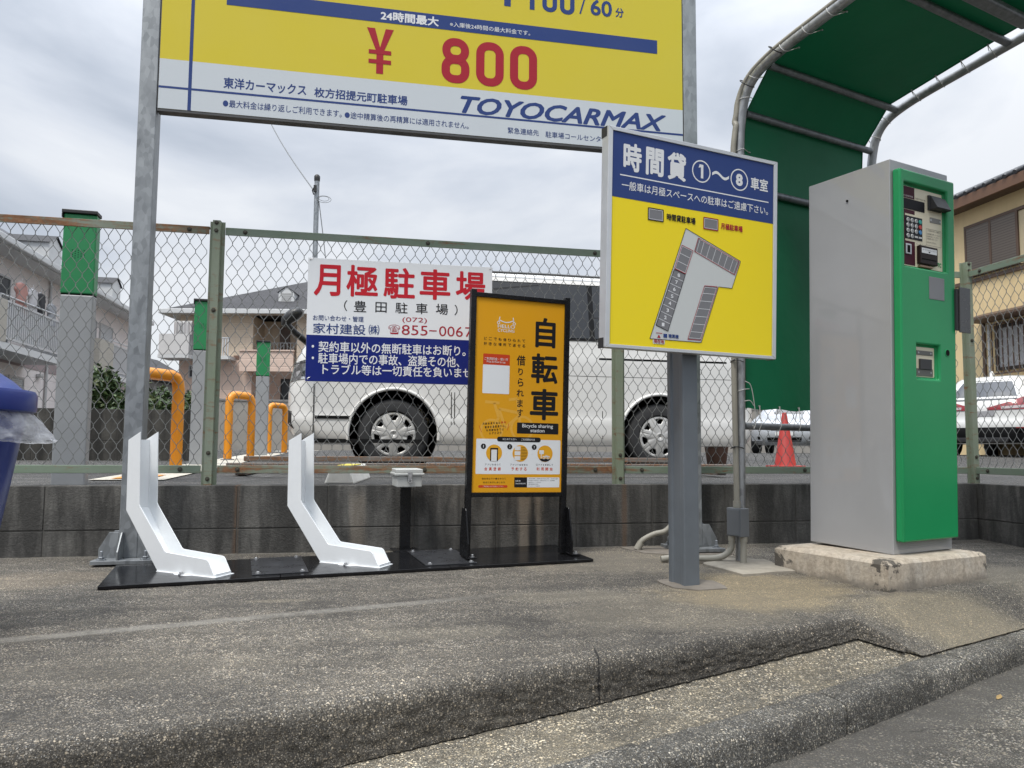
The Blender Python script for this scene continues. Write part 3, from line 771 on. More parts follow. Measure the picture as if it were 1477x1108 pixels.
# ------------------------------------------------------------------ bay map board on its own grey post
mr = rot3(.2406, .0403, -.002)
ms = thing('map_sign', 'square blue and yellow parking bay map board on a grey post', 'sign', (1.19, 2.69, gz(2.69)))
fm = Matrix.Translation((.8135, 2.4813, .8494)) @ mr.to_4x4()
bd = MB(); S_ = .80
fr = MB()
fr.prism([(0, 0), (S_, 0), (S_ - .019, .0125), (.019, .0125)], 0, .045).prism([(0, S_), (S_, S_), (S_ - .019, S_ - .0145), (.019, S_ - .0145)], 0, .045)
fr.prism([(0, .0004), (.0188, .0129), (.0188, S_ - .0149), (0, S_ - .0004)], 0, .045).prism([(S_, .0004), (S_ - .0188, .0129), (S_ - .0188, S_ - .0149), (S_, S_ - .0004)], 0, .045)
def xf(mb, Mx):
    mb.v = [tuple(Mx @ Vector(p)) for p in mb.v]; return mb
xf(fr, fm).build('frame', M['alu'], ms, world=True, bevel=.0012)
xf(MB().box2(.0192, .004, .0128, S_ - .0192, .04, S_ - .0148), fm).build('panel', M['yellow2'], ms, world=True)
xf(MB().box2(.004, .0452, .004, S_ - .004, .047, S_ - .004), fm).build('back_plate', M['alu'], ms, world=True)
mb = MB()
for cx_, cz_ in ((0, 0), (S_, 0), (0, S_), (S_, S_)):
    sx_ = 1 if cx_ == 0 else -1; sz_ = 1 if cz_ == 0 else -1
    mb.box2(cx_ - sx_ * .0015, .012, cz_ - sz_ * .0015, cx_ + sx_ * .004, .047, cz_ + sz_ * .035)
xf(mb, fm).build('corner_cap', M['black'], ms, world=True)
xf(MB().rect(.0195, .546, S_ - .0195, S_ - .015, .0035), fm).build('blue_heading_band', M['navy'], ms, world=True)
y_ = .0031
mb = MB()
mb.texts([('時', .0659, .648, .1451, .7525), ('間', .1638, .648, .2436, .7525), ('貸', .2608, .6465, .3463, .7525)], y_, .035)
mb.texts([('車室', .6629, .6695, .7523, .72)], y_, .022)
mb.texts([('一般車は月極スペースへの駐車はご遠慮下さい。', .0604, .5775, .7536, .6105)], y_, .008)
mb.rect(.0527, .6275, .756, .6318, y_)
mb.ring(.4187, .7003, .0432, .0048, y_, 40, 1.02); mb.ring(.605, .6973, .0432, .0048, y_, 40, 1.02)
mb.flat([(.410, .727), (.428, .727), (.428, .674), (.4165, .674), (.4165, .716), (.405, .713)], y_)
mb.text('8', .5875, .673, .6225, .7215, y_, .05)
import itertools
ps = [(.4707 + .0825 * k / 14, .699 + .0095 * math.sin(2 * math.pi * k / 14)) for k in range(15)]
mb.flat([(u, v + .0055) for u, v in ps] + [(u, v - .0055) for u, v in ps[::-1]], y_)
xf(mb, fm).build('white_lettering', M['txt_white'], ms, world=True)
OUT = [(.3487, .4714), (.6152, .3754), (.5739, .2648), (.5075, .2645), (.4274, .0433), (.1926, .0429)]
xf(MB().flat(OUT, y_ - .0 + .0004), fm).build('lot_plan', M['grey_map'], ms, world=True)
def quadp(q, u, v):
    a = Vector(q[0]).lerp(Vector(q[1]), u); b = Vector(q[3]).lerp(Vector(q[2]), u); r_ = a.lerp(b, v); return (r_.x, r_.y)
TOP = [(.4074, .4419), (.6085, .372), (.5867, .3191), (.3902, .3889)]; L3 = [(.332, .4051), (.3838, .3899), (.3494, .2986), (.2993, .3137)]
L8 = [(.2973, .3101), (.3495, .2961), (.2725, .076), (.2186, .0946)]; R7 = [(.4402, .2623), (.502, .264), (.4241, .0517), (.3639, .0519)]
st, wh, rd, bk = MB(), MB(), MB(), MB()
bk.poly_line(OUT, .0022, .0026)
for q, n, ax, edge in ((TOP, 7, 0, rd), (L3, 3, 1, rd), (L8, 8, 1, bk), (R7, 7, 1, rd)):
    st.flat(q, .0028)
    for k in range(1, n):
        f_ = k / n
        wh.line(*((quadp(q, f_, 0), quadp(q, f_, 1)) if ax == 0 else (quadp(q, 0, f_), quadp(q, 1, f_))), .0018, .0024)
    edge.poly_line(q, .0022, .0021)
    e2 = [quadp(q, a, b) for a, b in ((.045, .03), (.955, .03), (.955, .97), (.045, .97))]
    if q is not L8: wh.poly_line(e2, .0014, .0023)
for k in range(8):
    c_ = quadp(L8, .5, (k + .5) / 8); wh.text(str(8 - k), c_[0] - .006, c_[1] - .0068, c_[0] + .006, c_[1] + .0068, .0022, .03)
st.rect(.177, .482, .2445, .526, .0028); bk.poly_line([(.177, .482), (.2445, .482), (.2445, .526), (.177, .526)], .0028, .0021)
st.rect(.432, .4815, .5015, .5255, .0028); rd.poly_line([(.432, .4815), (.5015, .4815), (.5015, .5255), (.432, .5255)], .003, .0021)
wh.poly_line([(.181, .486), (.2405, .486), (.2405, .522), (.181, .522)], .0014, .0023); wh.poly_line([(.436, .4855), (.4975, .4855), (.4975, .5215), (.436, .5215)], .0014, .0023)
bk.texts([('時間貸駐車場', .2604, .491, .3935, .517)], .0025, .03)
rd.texts([('月極駐車場', .5152, .491, .6236, .5155)], .0025, .03)
rd.rect(.2195, .0648, .2475, .0672, .0025); rd.flat([(.2323, .0608), (.2244, .0484), (.2405, .0484)], .0025)
rd.texts([('現在地', .2097, .028, .2558, .0425)], .0022, .02)
bl = MB().rect(.2526, .0511, .2696, .0655, .0025).texts([('精算機', .275, .0511, .322, .066)], .0025, .03)
wh2 = MB().rrect(.206, .0255, .2595, .0445, .004, .0029)
for m_, nm, mt in ((st, 'bay_blocks', 'stall'), (wh, 'bay_lines', 'txt_white'), (rd, 'red_marking', 'red_txt'), (bk, 'black_marking', 'txt_black'), (bl, 'blue_marking', 'navy'), (wh2, 'caption_ground', 'grey_map')):
    xf(m_, fm).build(nm, M[mt], ms, world=True)
# post: folded steel with a recessed left face
zg = gz(2.68)
pm = Matrix.Translation((1.171, 2.627, zg - .01)) @ rz(.238).to_4x4()
pl = [(0, 0), (.070, 0), (.070, .10), (0, .10), (0, .078), (.007, .074), (.007, .026), (0, .022)]
xf(MB().prismz(pl, 0, 1.35), pm).build('post', paint('grey_post_paint', (.125, .14, .155), .42, .1, .12), ms, world=True, bevel=.003)

# ------------------------------------------------------------------ black base plates of the cycle station
gn_ = Vector((0, -.03, 1)).normalized()
def ground_frame(x, y, yaw, dz=0):
    ax = Vector((math.cos(yaw), math.sin(yaw), 0)); ay = gn_.cross(ax).normalized(); ax = ay.cross(gn_)
    m_ = Matrix((ax, ay, gn_)).transposed()
    return (x, y, gz(y) + dz), m_
PY = R(9.43)
bl_, br_ = ground_frame(-.934, 2.864, PY, .002)
bp = thing('base_plate', 'long black steel base plate lying on the pavement under the bicycle racks', 'base plate', bl_, br_)
for x0, x1 in ((0, .617), (.619, 1.29), (1.292, 1.947)):
    MB().box2(x0, 0, 0, x1, .426, .012).build('plate', M['black_plate'], bp, bevel=.0015)
def cover(x0, x1):
    c = MB().box2(x0, .045, .0122, x1, .41, .0165).build('cover_plate', paint('satin_black_cover', (.03, .031, .034), .3, 0, .2), bp, bevel=.001)
    bolts_on(c, [(x0 + .022, .065, .0165), (x1 - .022, .065, .0165), (x0 + .022, .39, .0165), (x1 - .022, .39, .0165)], M['steel'], .0065, .006, 'z')
cover(.515, .725); cover(1.196, 1.42)

# ------------------------------------------------------------------ white bicycle racks
PR = [(0, 0), (.292, 0), (.258, .058), (.252, .064), (.244, .067), (.040, .079), (.032, .084), (-.104, .246), (-.109, .256), (-.117, .546), (-.183, .512), (-.182, .23)]
def rack(label):
    loc, m_ = ground_frame(-.806, 3.128, R(-33.5), .0125)
    t_ = thing('bicycle_rack', label, 'bicycle rack', loc, m_, 'white bicycle racks on the base plate')
    for y0 in (0, .085): MB().prism(PR, y0, y0 + .004).build('side_plate', M['white_pc'], t_, bevel=.0015)
    web = [(.0, .0), (.004, .004), (-.15, .235), (-.152, .50)]
    mb = MB()
    for (a, b), (c, d) in (((.27, .006), (.0, .006)), ((.0, .012), (-.158, .236)), ((-.158, .236), (-.163, .512))):
        dx, dz = c - a, d - b; L_ = math.hypot(dx, dz); nx, nz_ = -dz / L_ * .002, dx / L_ * .002
        mb.add([(a + nx, .0042, b + nz_), (c + nx, .0042, d + nz_), (c - nx, .0042, d - nz_), (a - nx, .0042, b - nz_), (a + nx, .0848, b + nz_), (c + nx, .0848, d + nz_), (c - nx, .0848, d - nz_), (a - nx, .0848, b - nz_)],
               [(3, 2, 1, 0), (4, 5, 6, 7), (0, 1, 5, 4), (1, 2, 6, 5), (2, 3, 7, 6), (3, 0, 4, 7)])
    mb.build('wheel_channel', M['white_pc'], t_, fixn=True)
    mb = MB().box2(.271, .0042, .0, .291, .0848, .014)
    mb.prismz([(-.002, -.006), (.09, -.006), (.11, -.022), (.165, -.022), (.185, -.006), (.297, -.006), (.297, .095), (.185, .095), (.165, .111), (.11, .111), (.09, .095), (-.002, .095)], -.0005, .0036)
    mb.build('foot_flange', M['white_pc'], t_, bevel=.001)
    bolts_on(t_, [(.137, -.013, .0037), (.137, .102, .0037)], M['steel'], .007, .009, 'z')
    return t_
r1 = rack('white folded steel bicycle rack in front of the left galvanised sign pole')
r2 = copy_tree(r1); l2, _ = ground_frame(-.195, 3.249, R(-33.5), .0125)
r2.location = l2; r2["label"] = 'white folded steel bicycle rack beside the grey switch box, nearer the yellow poster'

# ------------------------------------------------------------------ switch box on a black post
jx, jm = ground_frame(.17, 3.53, R(9), .0)
jb = thing('switch_box', 'small grey plastic box with a metal latch, standing on a short black post', 'box', jx, jm)
MB().box2(-.024, -.012, .012, .024, .012, .312).build('post', M['black_pc'], jb, bevel=.002)
MB().box2(-.06, -.05, .0125, .06, .05, .0165).build('foot', M['black_pc'], jb, bevel=.001)
pl_ = paint('grey_box_plastic', (.46, .47, .45), .45, 0, .06)
bx_ = MB().box2(-.059, -.085, .313, .059, .03, .366).build('box', pl_, jb, bevel=.004)
ld = MB().box2(-.068, -.094, .3662, .068, .038, .378).box2(-.062, -.087, .3782, .062, .031, .395).build('lid', pl_, jb, bevel=.003)
mb = MB().box2(-.010, -.0985, .345, .010, -.0855, .384); mb.tube([(-.007, -.1, .35), (-.007, -.104, .337), (.007, -.104, .337), (.007, -.1, .35)], .002, 6); mb.box2(-.006, -.1005, .352, .006, -.0987, .37)
mb.build('latch', M['steel'], jb, bevel=.0008)

# ------------------------------------------------------------------ yellow cycle-hire poster stand
yr = rot3(.1565, .0243, .0098)
ys_ = thing('poster_stand', 'amber bicycle hire poster in a black stand on the base plate', 'sign', (.66, 3.29, gz(3.29)))
ym = Matrix.Translation((.4469, 3.25, .2937)) @ yr.to_4x4()
W_, H_ = .431, .8756
for s_, u in ((-1, -.0262), (1, W_ + .0012)):
    xf(MB().box2(u, -.006, -.28, u + .025, .024, H_ + .033), ym).build('post', M['black_pc'], ys_, world=True, bevel=.002)
for z0, z1 in ((-.0205, -.0005), (H_ + .0005, H_ + .0205)):
    xf(MB().box2(-.0008, -.006, z0, W_ + .0008, .024, z1), ym).build('rail', M['black_pc'], ys_, world=True, bevel=.0015)
xf(MB().box2(0, .001, 0, W_, .012, H_), ym).build('panel', M['amber'], ys_, world=True)
for u in (-.0345, W_ + .0262):
    g = xf(MB().add([(u, -.012, -.272), (u, -.075, -.272), (u, -.075, -.215), (u, -.032, -.075), (u, -.026, -.068), (u, -.012, -.068), (u, .03, -.068), (u, .05, -.2), (u, .05, -.272),
                     (u + .006, -.012, -.272), (u + .006, -.075, -.272), (u + .006, -.075, -.215), (u + .006, -.032, -.075), (u + .006, -.026, -.068), (u + .006, -.012, -.068), (u + .006, .03, -.068), (u + .006, .05, -.2), (u + .006, .05, -.272)],
               [tuple(range(9)), tuple(range(17, 8, -1))] + [(i, i + 9, (i + 1) % 9 + 9, (i + 1) % 9) for i in range(9)]), ym).build('gusset', M['black_pc'], ys_, world=True, fixn=True, bevel=.001)
    s_ = 1 if u < 0 else 1
    f_ = xf(MB().box2(u, -.075, -.2795, u + .045, .05, -.2735), ym).build('foot', M['black_pc'], ys_, world=True, bevel=.001)
    mb = MB()
    for yy in (-.055, .03): mb.bolt((u + .027, yy, -.2735), .0075, 'z', .01)
    xf(mb, ym).build('bolt', M['steel'], ys_, world=True)
y0 = .0007
def on(m_, nm, mt): return xf(m_, ym).build(nm, M[mt] if isinstance(mt, str) else mt, ys_, world=True)
# faint bicycle silhouette behind the writing
bi = MB()
for (p, q) in (((.0516, .405), (.1203, .401)), ((.095, .401), (.118, .335)), ((.164, .418), (.205, .424)), ((.205, .424), (.221, .31)), ((.118, .375), (.21, .36)), ((.118, .375), (.15, .29)), ((.15, .29), (.213, .345)), ((.118, .335), (.085, .285))):
    bi.line(p, q, .013, .0008)
bi.ring(.085, .275, .055, .011, .0009); bi.ring(.232, .29, .058, .011, .0009)
on(bi, 'bicycle_silhouette', 'amber_l')
pw_ = paint('poster_white', (.76, .78, .8), .35, 0, .02)
for wc in (MB().rrect(.0374, .4428, .1644, .5722, .004, y0), MB().rrect(.0153, .0819, .423, .239, .004, y0), MB().rect(.262, .0222, .4215, .0676, y0)): on(wc, 'white_panel', pw_)
on(MB().rrect(.0374, .5723, .1644, .6217, .004, y0), 'red_panel', 'orange_red'); on(MB().rrect(.03, .0211, .1679, .0323, .005, y0), 'red_panel', 'orange_red')
for bk_ in (MB().rrect(.2067, .266, .4115, .3163, .003, y0), MB().rrect(.1125, .2277, .3242, .2498, .01, y0 - .0004), MB().rect(.1998, .0222, .2618, .0676, y0)): on(bk_, 'black_panel', 'txt_black')
for c_ in (.049, .1738, .2928): on(MB().disc(c_, .2053, .0121, y0 - .0004), 'number_disc', 'txt_black')
bt = MB()
bt.texts([('自', .2868, .6651, .3876, .8047), ('転', .2697, .4996, .4021, .6376), ('車', .2675, .3303, .4092, .4748)], y0, .026, 4)
bt.texts([('借', .1976, .5765, .2406, .6229), ('り', .2065, .5317, .229, .5645), ('ら', .2052, .4805, .2327, .5184), ('れ', .2011, .4342, .2366, .4673), ('ま', .2049, .3859, .2325, .4209), ('す', .2061, .3409, .2336, .3772)], y0, .018)
def spaced(mb, s_, u0, v0, u1, v1, bold=0, sl=0):
    n = len(s_); w = (u1 - u0) / n
    for i, ch in enumerate(s_):
        if ch == ' ': continue
        mb.text(ch, u0 + w * (i + .17), v0 + sl * i, u0 + w * (i + .83), v1 + sl * i, y0, bold, 0, 2)
spaced(bt, 'どこでも借りられて', .0345, .683, .2413, .6965, .012); spaced(bt, '好きな場所で返せる', .0341, .660, .2419, .674, .012)
for s_, u0, v0, u1, v1 in (('月額会員料金は', .04, .3009, .128, .3105), ('簡単会員登録から', .0515, .2853, .148, .296), ('利用開始までは', .0586, .2715, .1443, .2815), ('わずか2分', .0728, .2585, .1347, .2685)):
    spaced(bt, s_, u0, v0, u1, v1, .015, .0011)
for s_, u0, v0, u1, v1 in (('アプリを使って', .0568, .1201, .1344, .1278), ('アプリで自転車を', .177, .1201, .2648, .1281), ('ロックを解錠して', .3022, .1211, .3902, .1291), ('自転車はマナーを守って', .0447, .0575, .1602, .0649), ('安全に走行しましょう', .051, .0412, .1558, .0486)):
    spaced(bt, s_, u0, v0, u1, v1, .012)
for k, s_ in enumerate(('1 車道が原則、左側を通行 歩道は例外、歩行者を優先', '2 交差点では信号と一時停止を守って、安全確認', '3 夜間はライトを点灯', '4 飲酒運転は禁止', '5 ヘルメットを着用')):
    bt.text(s_, .267, .0595 - k * .0083, .267 + .0057 * len(s_), .0638 - k * .0083, y0 - .0003, 0, 0, 1)
bt.texts([('・', .1585, .172, .160, .1736), ('・', .282, .172, .2835, .1736)], y0 - .0003)
bt.flat([(.0815, .141), (.0815, .199), (.1185, .199), (.1185, .141), (.1135, .139), (.1135, .192), (.0865, .192), (.0865, .139)], y0 - .0008)
bt.flat([(.3185, .1535), (.375, .1535), (.365, .1425), (.347, .1393), (.329, .1425)], y0 - .0008)
on(bt, 'black_lettering', 'txt_black')
po_ = paint('poster_orange', (.76, .37, .01), .4, 0, .02)
for c_ in (.1002, .2257, .3471): on(MB().disc(c_, .1762, .0378, y0 - .0004, 36), 'round_picture', po_)
wt = MB()
wt.texts([('HELLO', .1025, .7425, .1852, .7583), ('CYCLING', .103, .7245, .1831, .7385)], y0, .012)
wt.texts([('Bicycle sharing', .232, .2895, .3839, .3105), ('station', .2724, .2735, .3422, .2886)], y0 - .0004, .012)
wt.texts([('ご利用料金・使い方', .0428, .5928, .1556, .6062), ('Price & How to use', .0547, .5815, .1432, .5919), ('はじめての方へ', .1397, .2343, .2064, .2443), ('ご利用開始方法', .228, .2342, .2951, .2441), ('自転車', .2052, .0482, .2296, .0548), ('安全利用五則', .2055, .0362, .2545, .043), ('1', .0475, .2, .0505, .2106), ('2', .171, .2, .1766, .2106), ('3', .29, .2, .2956, .2106)], y0 - .0008, .004, 2)
wt.text('ご利用前に必ずお読みください', .05, .0237, .148, .0297, y0 - .0004, 0, 0, 1)
hb = [(.108 + .071 * k / 14, .7715 - .0105 * math.sin(math.pi * k / 14) + .008) for k in range(15)]
wt.poly_line(hb, .0045, y0, False)
for c_ in (.108, .1795):
    wt.ring(c_ - .002 if c_ < .15 else c_ + .002, .7655, .0072, .003, y0); wt.line((c_, .772), (c_ + (.004 if c_ < .15 else -.004), .793), .004, y0)
wt.rect(.0867, .1395, .1133, .1905, y0 - .0009)
for k in range(3): wt.rrect(.198, .145 + k * .0225, .2255, .163 + k * .0225, .002, y0 - .0009)
wt.rrect(.318, .174, .341, .192, .003, y0 - .0009); wt.rect(.326, .154, .330, .174, y0 - .0009)
wt.ring(.342, .158, .0068, .002, y0 - .0009); wt.ring(.362, .158, .0068, .002, y0 - .0009); wt.line((.342, .158), (.362, .167), .003, y0 - .001); wt.line((.362, .158), (.350, .170), .003, y0 - .001); wt.line((.335, .1635), (.37, .163), .0035, y0 - .001)
on(wt, 'white_lettering', 'txt_white')
rt = MB()
for s_, u0, v0, u1, v1 in (('会員登録', .0543, .0968, .1356, .1124), ('予約する', .1824, .0973, .2598, .1128), ('利用開始', .3049, .0981, .3884, .1133)): spaced(rt, s_, u0 - .002, v0, u1 + .002, v1, .022)
spaced(rt, '無料', .128, .3095, .1557, .3195, .02, .0011)
rt.line((.0265, .297), (.0385, .268), .002, y0); rt.line((.167, .31), (.1615, .279), .002, y0)
on(rt, 'red_lettering', 'orange_red')
dl = MB()
for k in range(9): dl.rect(.229, .147 + k * .0068, .229 + .030 * math.sqrt(max(.05, 1 - ((k - 4) / 5) ** 2)), .1488 + k * .0068, y0 - .0009)
on(dl, 'list_lines', 'txt_black')
# ------------------------------------------------------------------ payment machine on its plinth
t = NT('stained_plinth_concrete'); v = t.co(world=True); vs = t.co((6, 6, .9), True)
n1 = t.noise(3.2, 6, .65, v); n2 = t.noise(60, 5, .7, v); n3 = t.noise(3, 5, .65, vs)
col = t.ramp(n1, (.32, (.4, .335, .255)), (.5, (.46, .4, .32)), (.7, (.41, .385, .34)))
col = t.mix(t.ramp(n3, (.45, 0.), (.68, .5)), col, (.23, .19, .14))
col = t.mix(1.0, col, t.ramp(n2, (.3, .72), (.7, 1.2)), 'MULTIPLY')
blk = t.noise(6, 8, .7, v, .5)
sx = t.n("ShaderNodeSeparateXYZ"); t.l(v, sx.inputs[0])
for cx_, cy_, r_ in ((1.885, 2.45, .035), (1.78, 2.96, .06), (2.49, 2.65, .05)):
    a = t.math('SUBTRACT', sx.outputs[0], cx_); b = t.math('SUBTRACT', sx.outputs[1], cy_)
    d = t.math('SQRT', t.math('ADD', t.math('MULTIPLY', a, a), t.math('MULTIPLY', b, b)))
    d = t.math('ADD', d, t.math('MULTIPLY', t.math('SUBTRACT', blk, .5), .5))
    col = t.mix(t.math('MULTIPLY', smooth01(t, d, r_, r_ * .55), .85), col, (.035, .033, .03))
low = smooth01(t, t.math('ADD', sx.outputs[2], t.math('MULTIPLY', t.math('SUBTRACT', blk, .5), .09)), .012, -.03)
col = t.mix(t.math('MULTIPLY', low, .6), col, (.1, .09, .075))
M['plinth'] = t.set(col, .9, 0, n2, .4, .006)
plx, plm = ground_frame(1.893, 2.447, R(17), -.01)
ph = thing('machine_plinth', 'low stained concrete plinth under the green payment machine', 'plinth', (1.893, 2.447, -.05), rz(R(17)))
mb = MB()
w, d, hh = .625, .535, .132
def rc(i, z): return [(i, i, z), (w - i, i, z), (w - i, d - i, z), (i, d - i, z)]
def subd(ring, n, amp):
    o = []
    for k in range(4):
        a, b = Vector(ring[k]), Vector(ring[(k + 1) % 4])
        for j in range(n):
            p = a.lerp(b, j / n); q = p * 11; o.append(tuple(p + Vector((mnoise.noise(q), mnoise.noise(q + Vector((7, 0, 0))), mnoise.noise(q + Vector((0, 5, 0))) * .6)) * amp))
    return o
mb.loft([subd(rc(0, -.03), 40, .001), subd(rc(0, .04), 40, .001), subd(rc(0, .1), 40, .001), subd(rc(.0005, .113), 40, .0016), subd(rc(.0035, .1165), 40, .0016), subd(rc(.0115, .1245), 40, .0016), subd(rc(.015, .127), 40, .001), subd(rc(.04, .1295), 40, .0006), subd(rc(.10, .130), 40, .0003)])
mb.build('body', M['plinth'], ph, smooth=25)
mrot = rot3(.3001, .0281, -.007)
pmc = thing('payment_machine', 'tall grey parking payment machine with a glossy green front door', 'payment machine', (2.0274, 2.5857, .08), mrot)
t = NT('machine_grey_gloss'); v = t.co()
n1 = t.noise(3, 4, .5, v)
M['mgrey'] = t.set(t.ramp(n1, (.3, (.32, .323, .328)), (.7, (.355, .358, .364))), .3, 0, t.noise(2.2, 2, .4, v), .04, .02, Coat_Weight=.8, Coat_Roughness=.02)
t = NT('machine_green_gloss'); v = t.co()
n1 = t.noise(3, 4, .5, v)
M['mgreen'] = t.set(t.ramp(n1, (.3, (.016, .255, .088)), (.7, (.02, .285, .1))), .26, 0, t.noise(2.6, 2, .4, v), .05, .02, Coat_Weight=.0, Specular_IOR_Level=.32)
W0, D0, H0 = .3835, .3935, 1.5814
MB().box2(0, 0, 0, W0, D0, H0).build('cabinet', M['mgrey'], pmc, bevel=.003)
def cell_plate(xs, zs, holes, y0, y1, hy):
    mb = MB(); ids = {}
    def vid(i, k, y):
        key = (i, k, y)
        if key not in ids: ids[key] = len(mb.v); mb.v.append((xs[i], y, zs[k]))
        return ids[key]
    nx, nz_ = len(xs) - 1, len(zs) - 1
    H = set(holes)
    for i in range(nx):
        for k in range(nz_):
            if (i, k) in H:
                y = hy
                mb.f.append((vid(i, k, y), vid(i + 1, k, y), vid(i + 1, k + 1, y), vid(i, k + 1, y)))
                for (a, b), nb2 in ((((i, k), (i + 1, k)), (i, k - 1)), (((i + 1, k), (i + 1, k + 1)), (i + 1, k)), (((i + 1, k + 1), (i, k + 1)), (i, k + 1)), (((i, k + 1), (i, k)), (i - 1, k))):
                    if nb2 not in H: mb.f.append((vid(*a, y0), vid(*b, y0), vid(*b, hy), vid(*a, hy))[::1])
            else: mb.f.append((vid(i, k, y0), vid(i + 1, k, y0), vid(i + 1, k + 1, y0), vid(i, k + 1, y0)))
            mb.f.append((vid(i, k, y1), vid(i, k + 1, y1), vid(i + 1, k + 1, y1), vid(i + 1, k, y1)))
    for i in range(nx):
        mb.f.append((vid(i, 0, y0), vid(i, 0, y1), vid(i + 1, 0, y1), vid(i + 1, 0, y0))); mb.f.append((vid(i, nz_, y0), vid(i + 1, nz_, y0), vid(i + 1, nz_, y1), vid(i, nz_, y1)))
    for k in range(nz_):
        mb.f.append((vid(0, k, y0), vid(0, k + 1, y0), vid(0, k + 1, y1), vid(0, k, y1))); mb.f.append((vid(nx, k, y0), vid(nx, k, y1), vid(nx, k + 1, y1), vid(nx, k + 1, y0)))
    return mb
door = cell_plate([.012, .0383, .1077, .2574, .3191, .372], [.052, .6985, .8383, 1.1477, 1.4866, 1.5384], [(2, 1), (1, 3), (2, 3), (3, 3)], -.036, -.0005, -.017)
dr = door.build('door', M['mgreen'], pmc, fixn=True, bevel=.0075, seg=3)
for p in dr.data.polygons: p.use_smooth = True
dr.data.set_sharp_from_angle(angle=R(60))
cream = paint('machine_cream', (.72, .65, .48), .4, 0, .05)
plum = flatc('machine_plum', (.055, .006, .016), .5)
dgrey = paint('machine_dark_grey', (.045, .045, .047), .45, 0, .1, .05, 14, 0, .25)
pa = MB().rrect(.046, 1.154, .311, 1.478, .003, -.0185).build('front_panel', cream, pmc)
yv = -.0192
MB().rect(.0465, 1.43, .128, 1.477, yv).build('plum_band', plum, pmc)
MB().rect(.0465, 1.367, .128, 1.383, yv).rect(.0465, 1.1575, .128, 1.255, yv).rect(.0465, 1.255, .066, 1.367, yv).build('plum_band', plum, pmc)
MB().box2(.052, -.0205, 1.385, .193, -.0185, 1.428).build('display', flatc('display_glass', (.004, .0035, .005), .5), pmc, bevel=.001)
kp = MB().box2(.066, -.0206, 1.264, .176, -.0185, 1.358).build('keypad', flatc('keypad_black', (.012, .013, .016), .35), pmc, bevel=.001)
kc = [flatc('key_white', (.55, .56, .56), .4), flatc('key_teal', (.06, .38, .34), .4), flatc('key_red', (.5, .07, .06), .4), flatc('key_blue', (.08, .25, .5), .4)]
kd_ = MB(); kd_.lathe([(.0088, 0), (.0088, .002), (.0075, .003)], 18, Matrix.Rotation(R(90), 4, 'X'))
ring_ = MB(); ring_.lathe([(.0048, .0031), (.0048, .0033), (.003, .0033), (.003, .0031)], 14, Matrix.Rotation(R(90), 4, 'X'), False)
kfirst = None
for i in range(4):
    for k in range(4):
        x = .081 + i * .0265; z = 1.341 - k * .0215
        if k == 3 and i >= 2:
            MB().box2(x - .009, -.0225, z - .004, x + .009, -.0207, z + .003).build('key', kc[0], kp); continue
        if i < 3:
            if kfirst is None:
                kfirst = kd_.build('key', kc[0], kp); kfirst.location = (x, -.0206, z); o_ = kfirst
                dg_ = ring_.build('key_figure', dgrey, kfirst)
            else:
                o_ = copy_tree(kfirst, kp); o_.location = (x, -.0206, z)
        else:
            o_ = kd_.build('key', kc[1 + k], kp); o_.location = (x, -.0206, z)
MB().box2(.229, -.02, 1.3505, .302, -.0185, 1.3725).build('name_strip', paint('strip_steel', (.2, .19, .17), .45, .5, .1), pmc, bevel=.001)
mb = MB(); mb.disc(.2345, 1.3615, .004, -.0202, 14); mb.disc(.2965, 1.3615, .004, -.0202, 14); mb.build('rivet', M['steel'], pmc)
mb = MB()
mb.poly_line([(.203, 1.254), (.303, 1.254), (.303, 1.322), (.203, 1.322)], .001, yv)
mb.texts([('ご利用方法のご案内', .212, 1.312, .292, 1.319), ('①駐車番号を押してください', .207, 1.298, .297, 1.305), ('②料金を投入してください', .207, 1.288, .287, 1.295), ('③領収書をお取りください', .207, 1.278, .28, 1.285), ('お問い合わせは下記まで', .207, 1.263, .27, 1.27), ('料金表示 PARKING FEE', .134, 1.4325, .2, 1.4405), ('カード挿入口 CARD', .137, 1.2455, .205, 1.2525)], yv, 0, 1)
mb.build('small_print', flatc('small_print', (.1, .08, .06), .5), pmc)
mb = MB().texts([('TC', .276, 1.170, .303, 1.188)], yv, .05); mb.build('green_letters', flatc('green_letters', (.03, .3, .1), .5), pmc)
mb = MB().texts([('料金精算機', .055, 1.4345, .118, 1.4425)], yv - .0004, .01, 1); mb.build('pale_letters', flatc('pale_letters', (.45, .4, .4), .5), pmc)
lid_ = MB().box2(.214, -.0262, 1.4, .296, -.0185, 1.462)
lid_.add([(.222, -.052, 1.402), (.318, -.052, 1.402), (.318, -.056, 1.406), (.318, -.03, 1.458), (.222, -.03, 1.458), (.222, -.056, 1.406), (.222, -.0263, 1.402), (.318, -.0263, 1.402), (.222, -.0263, 1.458), (.318, -.0263, 1.458)],
         [(0, 1, 2, 5), (5, 2, 3, 4), (4, 3, 9, 8), (0, 6, 7, 1), (0, 5, 4, 8, 6), (1, 7, 9, 3, 2)])
lid_.build('coin_cover', dgrey, pmc, bevel=.001, fixn=True)
cs = MB().box2(.064, -.024, 1.2, .1, -.0185, 1.243).build('coin_slot', M['steel'], pmc, bevel=.002)
MB().box2(.072, -.0246, 1.206, .09, -.0241, 1.236).build('slot_opening', M['dark'], cs)
cr_ = MB().box2(.139, -.034, 1.168, .257, -.0185, 1.243).build('card_reader', flatc('card_reader_brown', (.018, .01, .009), .4), pmc, bevel=.003)
MB().box2(.149, -.0352, 1.212, .248, -.0343, 1.233).build('sticker', M['txt_white'], cr_)
MB().box2(.15, -.0352, 1.186, .245, -.0343, 1.190).build('slot', M['dark'], cr_)
